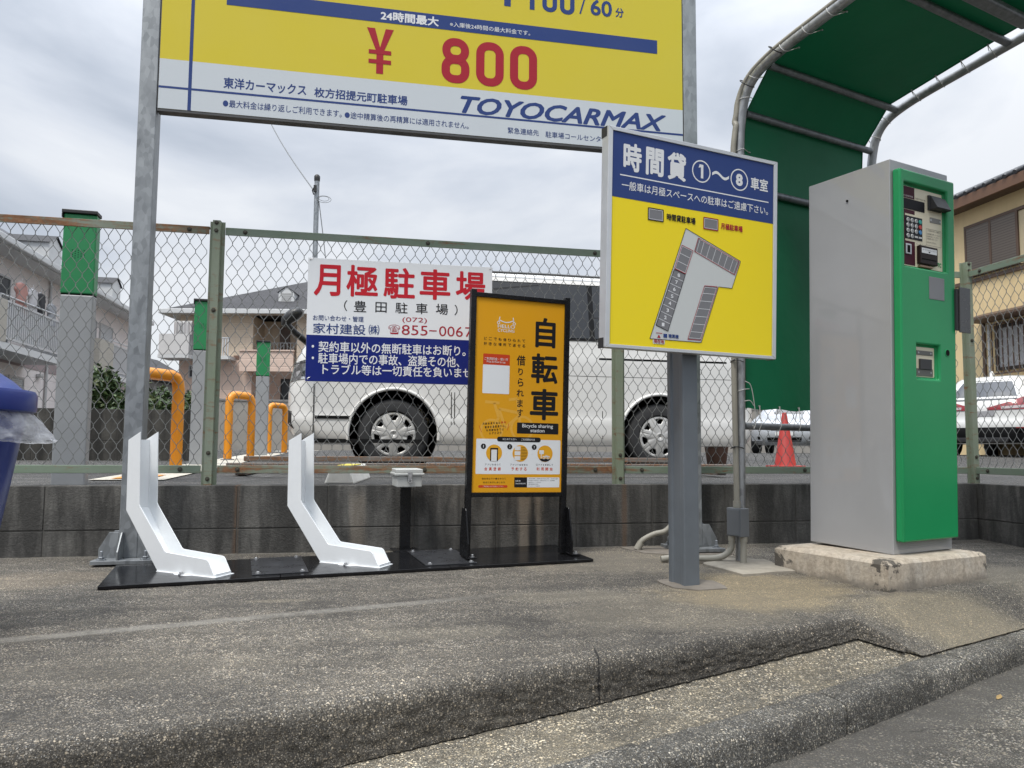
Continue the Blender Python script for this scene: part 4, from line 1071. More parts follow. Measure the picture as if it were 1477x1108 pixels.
MB().texts([('カードをお入れください', .153, 1.2225, .244, 1.2295), ('▼', .19, 1.214, .205, 1.2205)], -.0356, 0, 1).build('sticker_lettering', M['txt_black'], cr_)
mb = MB(); mb.disc(.268, 1.240, .0085, yv, 20); mb.build('orange_mark', flatc('orange_mark', (.7, .3, .02), .4), pmc)
MB().box2(.146, -.03, 1.1545, .23, -.0185, 1.163).build('reader_lip', paint('reader_lip', (.3, .18, .11), .4, 0, .1), pmc, bevel=.002)
MB().box2(.1902, -.0374, 1.0273, .2922, -.0358, 1.1189).build('blank_plate', paint('blank_plate_grey', (.21, .21, .215), .4, .3, .06), pmc, bevel=.001)
mb = MB().rrect(.118, .708, .247, .829, .004, -.0178); mb.build('receipt_panel', cream, pmc)
MB().box2(.128, -.0205, .797, .235, -.0179, .815).box2(.128, -.0205, .712, .235, -.0179, .742).build('receipt_strip', paint('strip_steel2', (.15, .145, .13), .4, .5, .1), pmc, bevel=.001)
MB().box2(.145, -.026, .738, .222, -.0179, .781).build('receipt_flap', dgrey, pmc, bevel=.002)
mb = MB()
for x in (.142, .222):
    for z in (.727, .806): mb.disc(x, z, .004, -.0208, 12)
mb.build('screw', M['steel'], pmc)
mb = MB(); mb.lathe([(.0165, 0), (.0165, .0015), (.0135, .002)], 24, Matrix.Translation((.308, -.0358, .813)) @ Matrix.Rotation(R(90), 4, 'X')); lk = mb.build('lock', M['mgreen'], pmc, smooth=30)
mb = MB(); mb.disc(.308, .813, .0128, -.0382, 24); mb.build('keyhole', M['dark'], lk)
# grey acrylic flap on the right edge of the door
MB().box2(.374, -.052, .902, .449, -.046, 1.092).build('side_flap', paint('smoked_acrylic', (.06, .058, .056), .25, 0, .12), pmc, bevel=.0015)
MB().box2(.360, -.046, .91, .386, -.0364, 1.084).build('flap_hinge', dgrey, pmc, bevel=.001)
mb = MB(); mb.tube([(-.001, .195, 1.462), (-.004, .195, 1.462)], .005, 10); mb.build('plug', M['dark'], pmc)

# ------------------------------------------------------------------ canopy
cn = thing('canopy', 'green fabric canopy on bent grey pipe frames over the payment machine', 'canopy', (1.642, 3.085, 0), rz(R(17.2)))
def crom(P, n=6):
    P = [Vector(p) for p in P]; Q = [P[0] * 2 - P[1]] + P + [P[-1] * 2 - P[-2]]; o = []
    for i in range(1, len(Q) - 2):
        for k in range(n):
            t_ = k / n; a, b, c, d_ = Q[i - 1], Q[i], Q[i + 1], Q[i + 2]
            o.append(.5 * ((2 * b) + (c - a) * t_ + (2 * a - 5 * b + 4 * c - d_) * t_ * t_ + (3 * b - a - 3 * c + d_) * t_ ** 3))
    return o + [P[-1]]
ARC = crom([(0, -.03), (.012, .5), (.024, 1.2), (.03, 1.6), (.036, 1.88), (.05, 2.02), (.08, 2.12), (.135, 2.18), (.22, 2.214), (.34, 2.238), (.53, 2.263), (.74, 2.29), (1.2, 2.347), (1.9, 2.43)], 6)
def arc_at(u_=None, z_=None):
    for a, b in zip(ARC[:-1], ARC[1:]):
        if z_ is not None and a.y <= z_ <= b.y: f_ = (z_ - a.y) / (b.y - a.y); return a.lerp(b, f_)
        if u_ is not None and a.x <= u_ <= b.x: f_ = (u_ - a.x) / (b.x - a.x); return a.lerp(b, f_)
pipe = galv('canopy_pipe', (.36, .37, .38), .8)
TW = .93
for tx in (0, TW):
    MB().tube([(tx, -p.x, p.y) for p in ARC], .0215, 16).build('pipe_frame', pipe, cn, smooth=50)
BARS = [arc_at(z_=.598), arc_at(z_=1.7), arc_at(z_=2.045), arc_at(u_=.2), arc_at(u_=.735), arc_at(u_=1.25), arc_at(u_=1.8)]
barm = galv('canopy_bar', (.22, .23, .24), .7)
for k, b in enumerate(BARS):
    MB().tube([(.021, -b.x, b.y), (TW - .021, -b.x, b.y)], .0165, 12).build('crossbar', barm, cn, smooth=50)
b = arc_at(u_=.86)
MB().box2(.1, -b.x - .028, b.y - .035, TW - .1, -b.x + .028, b.y - .002).build('lamp_batten', barm, cn, bevel=.01)
t = NT('green_tarpaulin'); v = t.co()
n1 = t.noise(4, 4, .5, v); n2 = t.noise(900, 2, .5, v)
tb_ = t.set(t.ramp(n1, (.3, (.007, .14, .062)), (.7, (.009, .16, .07))), .5, 0, t.noise(5, 3, .5, v), .25, .02, Specular_IOR_Level=.25)
_tr = t.n("ShaderNodeBsdfTranslucent"); _tr.inputs[0].default_value = (.006, .13, .055, 1); _mx = t.n("ShaderNodeMixShader"); _mx.inputs[0].default_value = .03
t.l(t.b.outputs[0], _mx.inputs[1]); t.l(_tr.outputs[0], _mx.inputs[2]); t.l(_mx.outputs[0], t.out.inputs[0])
M['tarp'] = t.m
# outline of the cloth: pulled straight from bar to bar, outside them
def outw(p, dz=.019):
    i = min(range(len(ARC)), key=lambda k: (ARC[k] - p).length); tg = (ARC[min(i + 1, len(ARC) - 1)] - ARC[max(0, i - 1)]).normalized()
    return p + Vector((-tg.y, tg.x)) * dz
CP = [outw(arc_at(z_=.678), .004)] + [outw(b) for b in BARS[1:]]
prof_ = []
for a, b in zip(CP[:-1], CP[1:]):
    n = max(4, int((b - a).length / .05))
    for k in range(n): prof_.append((a.lerp(b, k / n), (b - a).length, math.sin(math.pi * k / n)))
prof_.append((CP[-1], 1, 0))
mb = MB(); NX = 26
front = []; 
for side, off in ((0, 0),):
    for p, L_, s_ in prof_:
        for k in range(NX + 1):
            f_ = k / NX; x = .034 + (TW - .09) * f_
            sag = .006 * s_ * math.sin(math.pi * f_) + .002 * mnoise.noise(Vector((x * 5, p.x * 3 + p.y * 3, 2)))
            edge = .004 * math.cos(f_ * 2 * math.pi * 4) * (1 if (p - CP[0]).length < .06 else 0)
            mb.v.append((x, -p.x + sag + off + 0, p.y + (off + sag * .5 if p.x > .1 else 0) + edge))
nr = len(prof_); w1 = NX + 1
for i in range(nr - 1):
    for k in range(NX):
        a = i * w1 + k; mb.f.append((a, a + 1, a + w1 + 1, a + w1))
cl = mb.build('cloth', M['tarp'], cn, smooth=60)
hm = MB()
for x in (.034, TW - .056): hm.tube([(x + (.006 if x < .5 else -.006), -p.x - .001, p.y) for p, _, _ in prof_], .0035, 6)
hm.build('hem', M['tarp'], cn, smooth=60)
rope = paint('white_cord', (.6, .6, .58), .7, 0, .1)
# lashings: from an eyelet in the cloth edge round the pipe and back
rp_ = MB(); ey = MB()
def lash(p, side):
    i = min(range(len(ARC)), key=lambda k: (ARC[k] - p).length); tg = (ARC[min(i + 1, len(ARC) - 1)] - ARC[max(0, i - 1)]).normalized(); nn = Vector((-tg.y, tg.x))
    x0 = 0 if side == 0 else TW; sg = 1 if side == 0 else -1
    e_ = (x0 + sg * .072, p + nn * .012 + tg * .02)
    pts = []
    for k in range(9):
        an = R(-100 + 200 * k / 8 + 180); pts.append((x0 + sg * -math.cos(an) * -.0235, p + nn * math.sin(an) * .0235 - tg * .01 + tg * .003 * k))
    path = [e_] + pts + [e_]
    rp_.tube([(x, -q.x, q.y) for x, q in path], .0018, 5)
    ey.tube([(e_[0] - .005, -e_[1].x - .002, e_[1].y), (e_[0] + .005, -e_[1].x - .002, e_[1].y)], .004, 8)
for z in (.75, 1.0, 1.3, 1.6, 1.86): lash(arc_at(z_=z), 0); lash(arc_at(z_=z), 1)
for u_ in (.07, .13, .3, .42, .54, .66, .84, 1.0): lash(arc_at(u_=u_), 0); lash(arc_at(u_=u_), 1)
for x in (.12, .25, .38, .52, .66, .8):
    b = BARS[0]
    rp_.tube([(x, -CP[0].x + .0 - .004, .695), (x - .012, -b.x - .021, b.y + .005), (x - .018, -b.x - .012, b.y - .02), (x - .015, -b.x + .018, b.y), (x, -CP[0].x + .004, .69)], .0019, 5)
    ey.tube([(x, -CP[0].x - .005, .69), (x, -CP[0].x + .005, .69)], .006, 10)
b = BARS[0]
rp_.tube(crom([(.0, -.045, .80), (.03, -.05, .78), (.055, -.045, .70), (.068, -.04, .62), (.062, -.035, .588), (.045, -.045, .6)]), .002, 5)
rp_.tube(crom([(.0, -.04, .71), (.03, -.045, .712), (.058, -.04, .69)]), .002, 5)
rp_.build('lashing_cord', rope, cn, smooth=60); ey.build('eyelet', M['steel'], cn, smooth=60)

# ------------------------------------------------------------------ conduits and junction box
beige = paint('beige_conduit', (.29, .275, .23), .6, 0, .1)
cd_ = thing('conduit', 'beige flexible conduit running up the near canopy pole from a grey junction box', 'conduit', (1.642, 3.085, 0), rz(R(17.2)))
def ribbed(path, r):
    """fine corrugated pipe"""
    P = path; o = []; rs = []
    L_ = 0; out_p = []; 
    for i in range(len(P) - 1):
        n = max(1, int((P[i + 1] - P[i]).length / .0035))
        for k in range(n): out_p.append(P[i].lerp(P[i + 1], k / n))
    out_p.append(P[-1])
    return out_p, [r + (.0009 if k % 2 else -.0003) for k in range(len(out_p))]
bxx, bxy = -.072, -.075
pth = crom([Vector((-.036, -.02, .225)), Vector((-.036, -.018, .5))] + [Vector((-.037, -p.x + .002, p.y)) for p in ARC if .8 < p.y < 1.9 ] + [Vector((-.037 + min(.03, (p.y - 1.9) * .1), -p.x + (.0 if p.y < 2 else .012), p.y + (.0 if p.y < 2.05 else .022))) for p in ARC if p.y >= 1.9 and p.x < 1.3], 2)
pp, rs = ribbed(pth, .0125)
MB().tube(pp, rs, 10).build('flexible_pipe', beige, cd_, smooth=80)
bx2 = MB().box2(-.068, -.072, .108, -.016, .012, .232).build('junction_box', paint('grey_box', (.13, .14, .15), .45, 0, .1), cd_, bevel=.003)
MB().box2(-.0705, -.066, .114, -.0685, .006, .226).build('lid', paint('grey_lid', (.145, .155, .165), .45, 0, .08), bx2, bevel=.001)
mb = MB()
mb.tube([(-.036, -.02, .2325), (-.036, -.02, .262)], .017, 14); mb.tube([(-.034, -.055, .085), (-.034, -.055, .1075)], .016, 14); mb.tube([(-.05, .0, .085), (-.05, .0, .1075)], .016, 14)
mb.build('coupling', beige, cd_, smooth=50)
pp, rs = ribbed(crom([Vector((-.034, -.055, .09)), Vector((-.036, -.055, .04)), Vector((-.038, -.055, -.02))], 4), .0135)
MB().tube(pp, rs, 10).build('riser_pipe', beige, cd_, smooth=80)
pp, rs = ribbed(crom([Vector((-.05, .0, .09)), Vector((-.055, .005, .045)), Vector((-.09, .03, .012)), Vector((-.16, .07, .005)), Vector((-.26, .13, .008)), Vector((-.32, .16, .0))], 5), .0135)
MB().tube(pp, rs, 10).build('ground_pipe', beige, cd_, smooth=80)
mb = MB()
for z in (.5, .89, 1.3, 1.75):
    c = arc_at(z_=z); ring = [(-.019 + .034 * math.cos(a), -c.x - .0 + .0245 * math.sin(a), z + .004 * math.sin(a * 2)) for a in [2 * math.pi * k / 16 for k in range(16)]]
    mb.tube(ring, .0022, 5, closed=True); mb.tube([(-.05, -c.x - .01, z), (-.056, -c.x - .02, z + .004)], .004, 6)
for u_ in (.1, .27):
    c = arc_at(u_=u_); mb.tube([(-.0 + .036 * math.cos(a) - .012, -c.x + .026 * math.sin(a), c.y + .01 + .026 * math.sin(a)) for a in [2 * math.pi * k / 14 for k in range(14)]], .0024, 5, closed=True)
mb.build('cable_tie', M['black'], cd_, smooth=50)
c2_ = thing('conduit', 'beige conduit bending from the ground to the right sign pole, behind the grey map post', 'conduit', (1.4, 3.45, 0))
pp, rs = ribbed(crom([Vector((1.30, 3.47, .01)), Vector((1.325, 3.465, .045)), Vector((1.38, 3.455, .075)), Vector((1.44, 3.44, .095)), Vector((1.475, 3.425, .16)), Vector((1.484, 3.42, .3)), Vector((1.486, 3.42, .7)), Vector((1.488, 3.42, 1.2))], 6), .0125)
MB().tube(pp, rs, 10).build('flexible_pipe', beige, c2_, world=True, smooth=80)
MB().tube([(1.298, 3.4705, -.0), (1.318, 3.4665, .034)], .0175, 14).tube([(1.4845, 3.42, .3), (1.4855, 3.42, .375)], .0165, 14).build('coupling', beige, c2_, world=True, smooth=50)
# ------------------------------------------------------------------ blue bin with its bag
bc = Vector((-1.222, 2.36, gz(2.36)))
bn = thing('rubbish_bin', 'round blue plastic rubbish bin at the left edge of the pavement', 'bin', bc)
t = NT('blue_polyethylene'); v = t.co()
M['bluebin'] = t.set(t.ramp(t.noise(6, 4, .5, v), (.3, (.012, .028, .17)), (.7, (.018, .04, .22))), .32, 0, t.noise(9, 3, .5, v), .08, .01)
MB().lathe([(.125, 0), (.132, .01), (.223, .60), (.228, .62), (.222, .62), (.128, .02)], 48).build('body', M['bluebin'], bn, smooth=50)
MB().lathe([(.237, .618), (.248, .622), (.25, .63), (.25, .672), (.244, .682), (.215, .686), (.19, .71), (.14, .745), (.06, .765), (.05, .765), (.045, .79), (.0, .792)], 48, None, True).build('lid', M['bluebin'], bn, smooth=45)
# thin translucent bag turned down over the rim
t = NT('thin_clear_polythene')
tr = t.n("ShaderNodeBsdfTransparent"); ms_ = t.n("ShaderNodeMixShader"); tl = t.n("ShaderNodeBsdfTranslucent"); ad = t.n("ShaderNodeMixShader"); ad.inputs[0].default_value = .35
t.set((.72, .73, .75), .22, 0, t.noise(24, 5, .6, t.co((1, 1, 2)), .5), .6, .02)
tl.inputs[0].default_value = (.75, .76, .78, 1)
lw = t.n("ShaderNodeLayerWeight"); lw.inputs[0].default_value = .35
fac = t.math('ADD', t.math('MULTIPLY', t.ramp(t.noise(11, 4, .6, t.co((1, 1, 3)), .6), (.35, .0), (.7, .5)), .8), t.math('MULTIPLY', lw.outputs['Facing'], .5), True)
fac = t.math('ADD', fac, .12, True)
t.l(t.b.outputs[0], ad.inputs[1]); t.l(tl.outputs[0], ad.inputs[2]); t.l(fac, ms_.inputs[0]); t.l(tr.outputs[0], ms_.inputs[1]); t.l(ad.outputs[0], ms_.inputs[2]); t.l(ms_.outputs[0], t.out.inputs[0])
M['bag'] = t.m
mb = MB(); n = 160; rings = []
for j in range(22):
    f_ = j / 21; ring = []
    for k in range(n):
        a = 2 * math.pi * k / n
        flare = max(0, math.cos(a - R(12))) ** 6 * .065
        sag = .105 + .04 * mnoise.noise(Vector((math.cos(a) * 1.4, math.sin(a) * 1.4, 5)))
        r_ = .2315 + .004 * math.sin(f_ * math.pi) + f_ ** 1.15 * (.018 + flare) + (.018 * mnoise.noise(Vector((math.cos(a) * 5, math.sin(a) * 5, f_ * 2))) + .014 * mnoise.noise(Vector((math.cos(a) * 16, math.sin(a) * 16, f_ * 3)))) * f_ ** .5
        z = .628 - f_ * (sag + flare * .12) + .005 * mnoise.noise(Vector((math.cos(a) * 9, math.sin(a) * 9, 7 + f_)))
        if f_ > .86: z += (f_ - .86) * .12; r_ -= (f_ - .86) * .05
        ring.append((r_ * math.cos(a), r_ * math.sin(a), z))
    rings.append(ring)
bag = thing('bin_bag', 'clear thin plastic bag turned down over the rim of the blue bin', 'plastic bag', bc)
mb.loft(rings, cap=False); mb.build('film', M['bag'], bag, smooth=80)
# ------------------------------------------------------------------ car park furniture
lpm = paint('post_grey', (.30, .31, .32), .45, .1, .06)
lpg = paint('post_green', (.015, .21, .07), .4, 0, .06)
lp = thing('lock_post', 'nearest and tallest-looking grey post with a green top, close behind the fence', 'parking post', (-1.522, 4.19, lz(4.19) - .01), rz(R(3)), 'green-topped lock posts along the bays')
MB().box2(-.078, -.035, 0, .078, .03, 1.0).build('body', lpm, lp, bevel=.006)
hd_ = MB().box2(-.079, -.037, 1.006, .079, .032, 1.43).build('head', lpg, lp, bevel=.006)
mb = MB()
for i in range(5):
    for k in range(4): mb.disc(-.03 + i * .014, 1.2 + k * .012 - (.006 if i % 2 else 0), .0028, -.0374, 8)
mb.build('speaker_holes', M['dark'], hd_)
MB().box2(-.086, -.05, 1.431, .083, .035, 1.45).box2(-.086, -.05, 1.405, -.0795, .02, 1.4308).build('cap', M['black'], lp, bevel=.004)
MB().box2(-.0765, -.0335, 1.0, .0765, .0285, 1.006).build('joint', M['dark'], lp)
for (x, y), lb in (((-1.44, 6.75), 'middle grey post with a green top, partly behind the fence post'), ((-1.335, 9.6), 'farthest grey post with a green top, nearest the white van')):
    c = copy_tree(lp); c.location = (x, y, lz(y) - .01); c["label"] = lb
orange = paint('hoop_orange', (.72, .27, .015), .35, 0, .06)
hp = thing('hoop_barrier', 'nearest orange steel hoop barrier, beside the left galvanised pole', 'barrier', (-1.40, 5.30, lz(5.28)), rz(R(52)), 'orange hoop barriers')
pth = [Vector((-.15, 0, -.02)), Vector((-.15, 0, .58)), Vector((-.143, 0, .625)), Vector((-.122, 0, .655)), Vector((-.09, 0, .668)), Vector((.09, 0, .668)), Vector((.122, 0, .655)), Vector((.143, 0, .625)), Vector((.15, 0, .58)), Vector((.15, 0, -.02))]
MB().tube(pth, .04, 18).build('hoop', orange, hp, smooth=60)
MB().lathe([(.065, .0), (.065, .012), (.042, .014)], 20, Matrix.Translation((-.15, 0, 0))).lathe([(.065, .0), (.065, .012), (.042, .014)], 20, Matrix.Translation((.15, 0, 0))).build('collar', M['galv_dark'], hp, smooth=40)
for (x, y), lb in (((-1.325, 8.02), 'middle orange steel hoop barrier, right of the green fence post'), ((-1.28, 10.72), 'farthest orange steel hoop barrier, beside the front of the white van')):
    c = copy_tree(hp); c.location = (x, y, lz(y)); c["label"] = lb
cone = thing('traffic_cone', 'red plastic traffic cone standing behind the fence left of the payment machine', 'traffic cone', (5.16, 8.5, lz(8.5, 5)))
cred = paint('cone_red', (.36, .024, .018), .5, 0, .1)
MB().lathe([(.135, .03), (.13, .04), (.028, .69), (.022, .70), (.018, .7), (.018, .66)], 28, cap=False).build('body', cred, cone, smooth=50)
MB().prismz([(x, y) for x, y in rr(-.18, -.18, .18, .18, .03)], 0, .032).build('foot', cred, cone, bevel=.005)
sw = paint('stop_concrete', (.64, .63, .59), .8, 0, .15, .3, 24)
wsb = thing('wheel_stop', 'white concrete wheel stop with yellow paint, behind the fence left of the switch box', 'wheel stop', (-.12, 4.75, lz(4.75, 0)), rz(R(-6)))
MB().prism([(-.085, 0), (.085, 0), (.05, .1), (-.05, .1)], -.45, .45).build('block', sw, wsb, bevel=.01)
MB().box2(-.048, -.2, .1003, .048, .2, .1035).build('yellow_band', paint('stop_yellow', (.6, .5, .06), .6, 0, .1), wsb)
rst = rusty('rusty_lock_steel', (.15, .13, .11), .55, (.07, .04, .025))
lk_ = thing('lock_plate', 'low rusty steel lock frame lying under the white van', 'wheel lock', (.9, 5.6, lz(5.6, 1)))
for y_, z0, z1 in ((5.25, .345, .385), (5.95, .385, .425)):
    MB().box2(-.95, y_, z0, 2.75, y_ + .06, z1).build('rail', rst, lk_, world=True, bevel=.004)
for x in (-.9, .9, 2.65): MB().box2(x, 5.312, .30, x + .07, 5.948, .344).build('tie_bar', rst, lk_, world=True, bevel=.004)
pn = thing('planter', 'brown plastic plant tub standing behind the rear wheel of the white van', 'planter', (4.35, 8.75, lz(8.75, 4)))
MB().lathe([(.11, 0), (.115, .01), (.15, .27), (.165, .272), (.165, .3), (.15, .3), (.14, .25), (.0, .25)], 28).build('tub', paint('tub_brown', (.07, .035, .022), .6, 0, .2), pn, smooth=40)

# ------------------------------------------------------------------ vehicles: bodies stacked from plan outlines
def lerpt(tab, z):
    if z <= tab[0][0]: return tab[0][1]
    for (a, b), (c, d) in zip(tab[:-1], tab[1:]):
        if z <= c: return b + (d - b) * (z - a) / (c - a)
    return tab[-1][1]
class Ring:
    def __init__(s, xf, xr, hw, rf, rr_, bow=.06): s.t = (xf, xr, hw); s.rf, s.rr, s.bow = rf, rr_, bow
    def outline(s, z, off=0):
        a, b, h = (lerpt(t_, z) for t_ in s.t); rf, rr_ = min(s.rf, h * .8), min(s.rr, h * .8); P = []
        n = 10
        def arc(cx, cy, r, a0): return [(cx + r * math.cos(R(a0 + 90 * k / 8)), cy + r * math.sin(R(a0 + 90 * k / 8))) for k in range(9)]
        # near side (-y) from front to rear, rear, far side, front
        P += arc(a + rf, -h + rf, rf, 180)                               # 0-8 front near corner
        P += [(a + rf + (b - rr_ - a - rf) * k / 20, -h) for k in range(1, 20)]   # 9-27
        P += arc(b - rr_, -h + rr_, rr_, 270)                            # 28-36
        P += [(b, -h + rr_ + (2 * h - 2 * rr_) * k / n) for k in range(1, n)]     # 37-45
        P += arc(b - rr_, h - rr_, rr_, 0)                               # 46-54
        P += [(b - rr_ - (b - rr_ - a - rf) * k / 20, h) for k in range(1, 20)]   # 55-73
        P += arc(a + rf, h - rf, rf, 90)                                 # 74-82
        P += [(a, h - rf - (2 * h - 2 * rf) * k / n) for k in range(1, n)]        # 83-91
        o = []
        for i, (x, y) in enumerate(P):
            m_ = (a + b) / 2
            bw = s.bow * (y / h) ** 2 if x < m_ else -s.bow * .5 * (y / h) ** 2
            o.append([x + bw, y])
        if off:
            q = []
            for i in range(len(o)):
                tx, ty = o[(i + 1) % len(o)][0] - o[i - 1][0], o[(i + 1) % len(o)][1] - o[i - 1][1]; L_ = math.hypot(tx, ty) or 1
                q.append([o[i][0] + ty / L_ * off, o[i][1] - tx / L_ * off])
            o = q
        return [(x, y, z) for x, y in o]
    def body(s, zs, off=0):
        mb = MB(); mb.loft([s.outline(z, off) for z in zs]); return mb
    def patch(s, i0, i1, zs, off=.004, thick=.003, zfun=None):
        ids = [k % 92 for k in range(i0, i1 + 1)]; mb = MB(); fr = []
        for o_ in (off, off - thick):
            for j, z in enumerate(zs):
                row = []
                for q, i in enumerate(ids):
                    zz = z if zfun is None else zfun(q / (len(ids) - 1), j / (len(zs) - 1))
                    row.append(s.outline(zz, o_)[i])
                fr.append(row)
        n, m_ = len(ids), len(zs)
        mb.v = [p for r_ in fr for p in r_]
        for j in range(m_ - 1):
            for k in range(n - 1):
                a = j * n + k; mb.f.append((a, a + 1, a + n + 1, a + n)); c = m_ * n + a; mb.f.append((c, c + n, c + n + 1, c + 1))
        rim = [(0, k) for k in range(n)] + [(j, n - 1) for j in range(1, m_)] + [(m_ - 1, k) for k in range(n - 2, -1, -1)] + [(j, 0) for j in range(m_ - 2, 0, -1)]
        for (j, k), (j2, k2) in zip(rim, rim[1:] + rim[:1]):
            a, b = j * n + k, j2 * n + k2; mb.f.append((a, a + m_ * n, b + m_ * n, b))
        return mb
def cut_wheels(ob, centres, r, w):
    """cut the wheel wells out of a body mesh"""
    cs = []
    for cx, cy, cz in centres:
        mb = MB(); mb.lathe([(r, -w), (r, w)], 40, Matrix.Translation((cx, cy, cz)) @ Matrix.Rotation(R(90), 4, 'X')); c = mb.build('cutter', M['dark'], None)
        c.matrix_world = WM[ob]; cs.append(c)
        m_ = ob.modifiers.new('cut', 'BOOLEAN'); m_.object = c; m_.operation = 'DIFFERENCE'; m_.solver = 'EXACT'
    dg = bpy.context.evaluated_depsgraph_get(); dg.update()
    me = bpy.data.meshes.new_from_object(ob.evaluated_get(dg))
    ob.modifiers.clear(); old = ob.data; ob.data = me; me.name = old.name
    while len(me.materials) > 1: me.materials.pop()
    for p in me.polygons: p.material_index = 0; p.use_smooth = True
    me.set_sharp_from_angle(angle=R(35))
    for c in cs: bpy.data.objects.remove(c)
car_white = paint('car_white_paint', (.66, .66, .64), .22, 0, .03, .01, 4, .7)
car_dirty = NT('van_white_paint'); _v = car_dirty.co()
_sx = car_dirty.n("ShaderNodeSeparateXYZ"); car_dirty.l(_v, _sx.inputs[0])
_d = smooth01(car_dirty, car_dirty.math('ADD', _sx.outputs[2], car_dirty.math('MULTIPLY', car_dirty.noise(5, 6, .6, _v), .35)), .62, .32)
van_white = car_dirty.set(car_dirty.mix(car_dirty.math('MULTIPLY', _d, .5), (.72, .71, .685), (.48, .42, .34)), .28, 0, None, Coat_Weight=.5, Coat_Roughness=.1)
glass_d = flatc('dark_car_glass', (.02, .022, .025), .06, 0, .8)
_c = NT('lamp_chrome'); _cv = _c.co((1, 1, 1)); _cn = _c.vor(16, _cv, 'F1', "Color"); _cb = _c.n("ShaderNodeRGBToBW"); _c.l(_cn, _cb.inputs[0])
chrome = _c.set(_c.ramp(_cb.outputs[0], (.25, .06), (.45, .3), (.7, .75)), .1, .8, _c.noise(18, 3, .5, _cv), .5, .02, Coat_Weight=1., Coat_Roughness=.02)
hubm = paint('hubcap_silver', (.5, .49, .47), .38, .35, .06)
def wheel(t_, c, r, w, rim, side=-1, holes=7):
    """tyre, hubcap with seven openings, dark drum behind; faces local -y"""
    X = Matrix.Translation(c) @ Matrix.Rotation(R(90), 4, 'X')
    h = w / 2
    ty = MB().lathe([(rim - .01, -h + .01), (rim + .005, -h), (r - .04, -h - .004), (r - .012, -h + .012), (r, -h + .035), (r, h - .035), (r - .012, h - .012), (r - .04, h + .004), (rim + .012, h + .002), (rim + .004, h - .006), (rim - .006, h - .016)], 48, X, False).build('tyre', M['rubber'], t_, smooth=40)
    MB().lathe([(rim - .004, -h + .02), (rim - .004, h - .055), (.02, h - .05), (.0, h - .05)], 32, X).build('drum', M['dark'], ty)
    mb = MB(); NA = holes * 24; rs = [.0, .028, .034, .04, .05, .075, .1, .118, .128, .14, .155, .168, .176, .186, .196, rim]
    rs = [q * rim / .205 if q != rim else rim for q in rs]
    ids = {}
    for i, q in enumerate(rs):
        for k in range(NA):
            ph = (k / NA * holes) % 1 - .5
            b = .022 * (1 - (q / rim) ** 2) + (-.012 if q > rim * .97 else 0)
            if .15 < q / rim < .19: b += .004
            if q / rim < .15: b += .001
            if q > .05: b -= .007 * math.exp(-(ph / .16) ** 2) * min(1, (q - .05) / .06) * (q < rim * .9)
            b -= .004 * math.exp(-((abs(ph) - .5) / .03) ** 2) * (q > .1)
            mb.v.append((q * math.cos(2 * math.pi * k / NA), q * math.sin(2 * math.pi * k / NA), h - .012 + b))
    for i in range(len(rs) - 1):
        for k in range(NA):
            ph = ((k + .5) / NA * holes) % 1 - .5
            q = (rs[i] + rs[i + 1]) / 2 / rim
            if .6 < q < .86 and abs(ph) < .17 + (q - .6) * .32: continue
            mb.f.append((i * NA + k, i * NA + (k + 1) % NA, (i + 1) * NA + (k + 1) % NA, (i + 1) * NA + k))
    xf(mb, X @ Matrix.Rotation(R(90 - 180 / holes), 4, 'Z'))
    hb_ = mb.build('hubcap', hubm, ty, smooth=45)
    sd = hb_.modifiers.new('solid', 'SOLIDIFY'); sd.thickness = .004; sd.offset = -1
    em = MB()
    em.ring(0, 0, .017, .003, 0, 30, 1.35); em.ring(0, .001, .0125, .0025, 0, 24, .5); em.ring(0, .0055, .006, .002, 0, 20, 2.1)
    em.v = [(p[0], p[2], h + .0145) for p in em.v]
    xf(em, X); em.build('emblem', chrome, hb_)
    return ty

# white high-sided van, side on
van = thing('van', 'white high-roofed van parked side-on behind the fence', 'van', (-.79, 6.775, .295), rz(R(0)))
vr = Ring([(.24, .14), (.30, .06), (.42, .0), (.72, .0), (.84, .02), (1.0, .06), (1.2, .15), (1.5, .33), (1.75, .50), (1.85, .62), (1.91, .85), (1.94, 1.3)],
          [(.24, 4.55), (.32, 4.62), (.55, 4.64), (.9, 4.62), (1.1, 4.6), (1.8, 4.5), (1.88, 4.44), (1.94, 4.2)],
          [(.24, .83), (.30, .85), (.47, .853), (.505, .846), (1.08, .846), (1.1, .842), (1.27, .83), (1.81, .755), (1.87, .73), (1.92, .64), (1.94, .45)], .26, .13, .1)
vo = Matrix.Translation((0, .846, 0))
zs = [.24, .27, .30, .36, .42, .47, .495, .505, .56, .64, .72, .78, .84, .92, 1.0, 1.08, 1.1, 1.2, 1.27, 1.4, 1.5, 1.62, 1.75, 1.81, 1.85, 1.88, 1.91, 1.93, 1.94]
def vb(mb, nm, mt, par=van, **k): return xf(mb, vo).build(nm, mt, par, **k)
body = vb(vr.body(zs), 'body', van_white, fixn=True)
cut_wheels(body, [(1.0, 0, .33), (3.57, 0, .33)], .40, .26)
for cx in (1.0, 3.57):
    MB().lathe([(.398, 0), (.398, .25), (.0, .25)], 40, Matrix.Translation((cx, .01, .33)) @ Matrix.Rotation(R(-90), 4, 'X'), False).build('wheel_well', M['dark'], van)
    fl = MB()
    ar = [(cx + .41 * math.cos(R(a)), -.002, .33 + .41 * math.sin(R(a))) for a in range(-8, 189, 7)]
    fl.tube(ar, .016, 8); fl.build('arch_flare', van_white, van, smooth=60)
    wheel(van, (cx, .115, .325), .325, .195, .205)
def side_y(z): return .846 - lerpt(vr.t[2], z)
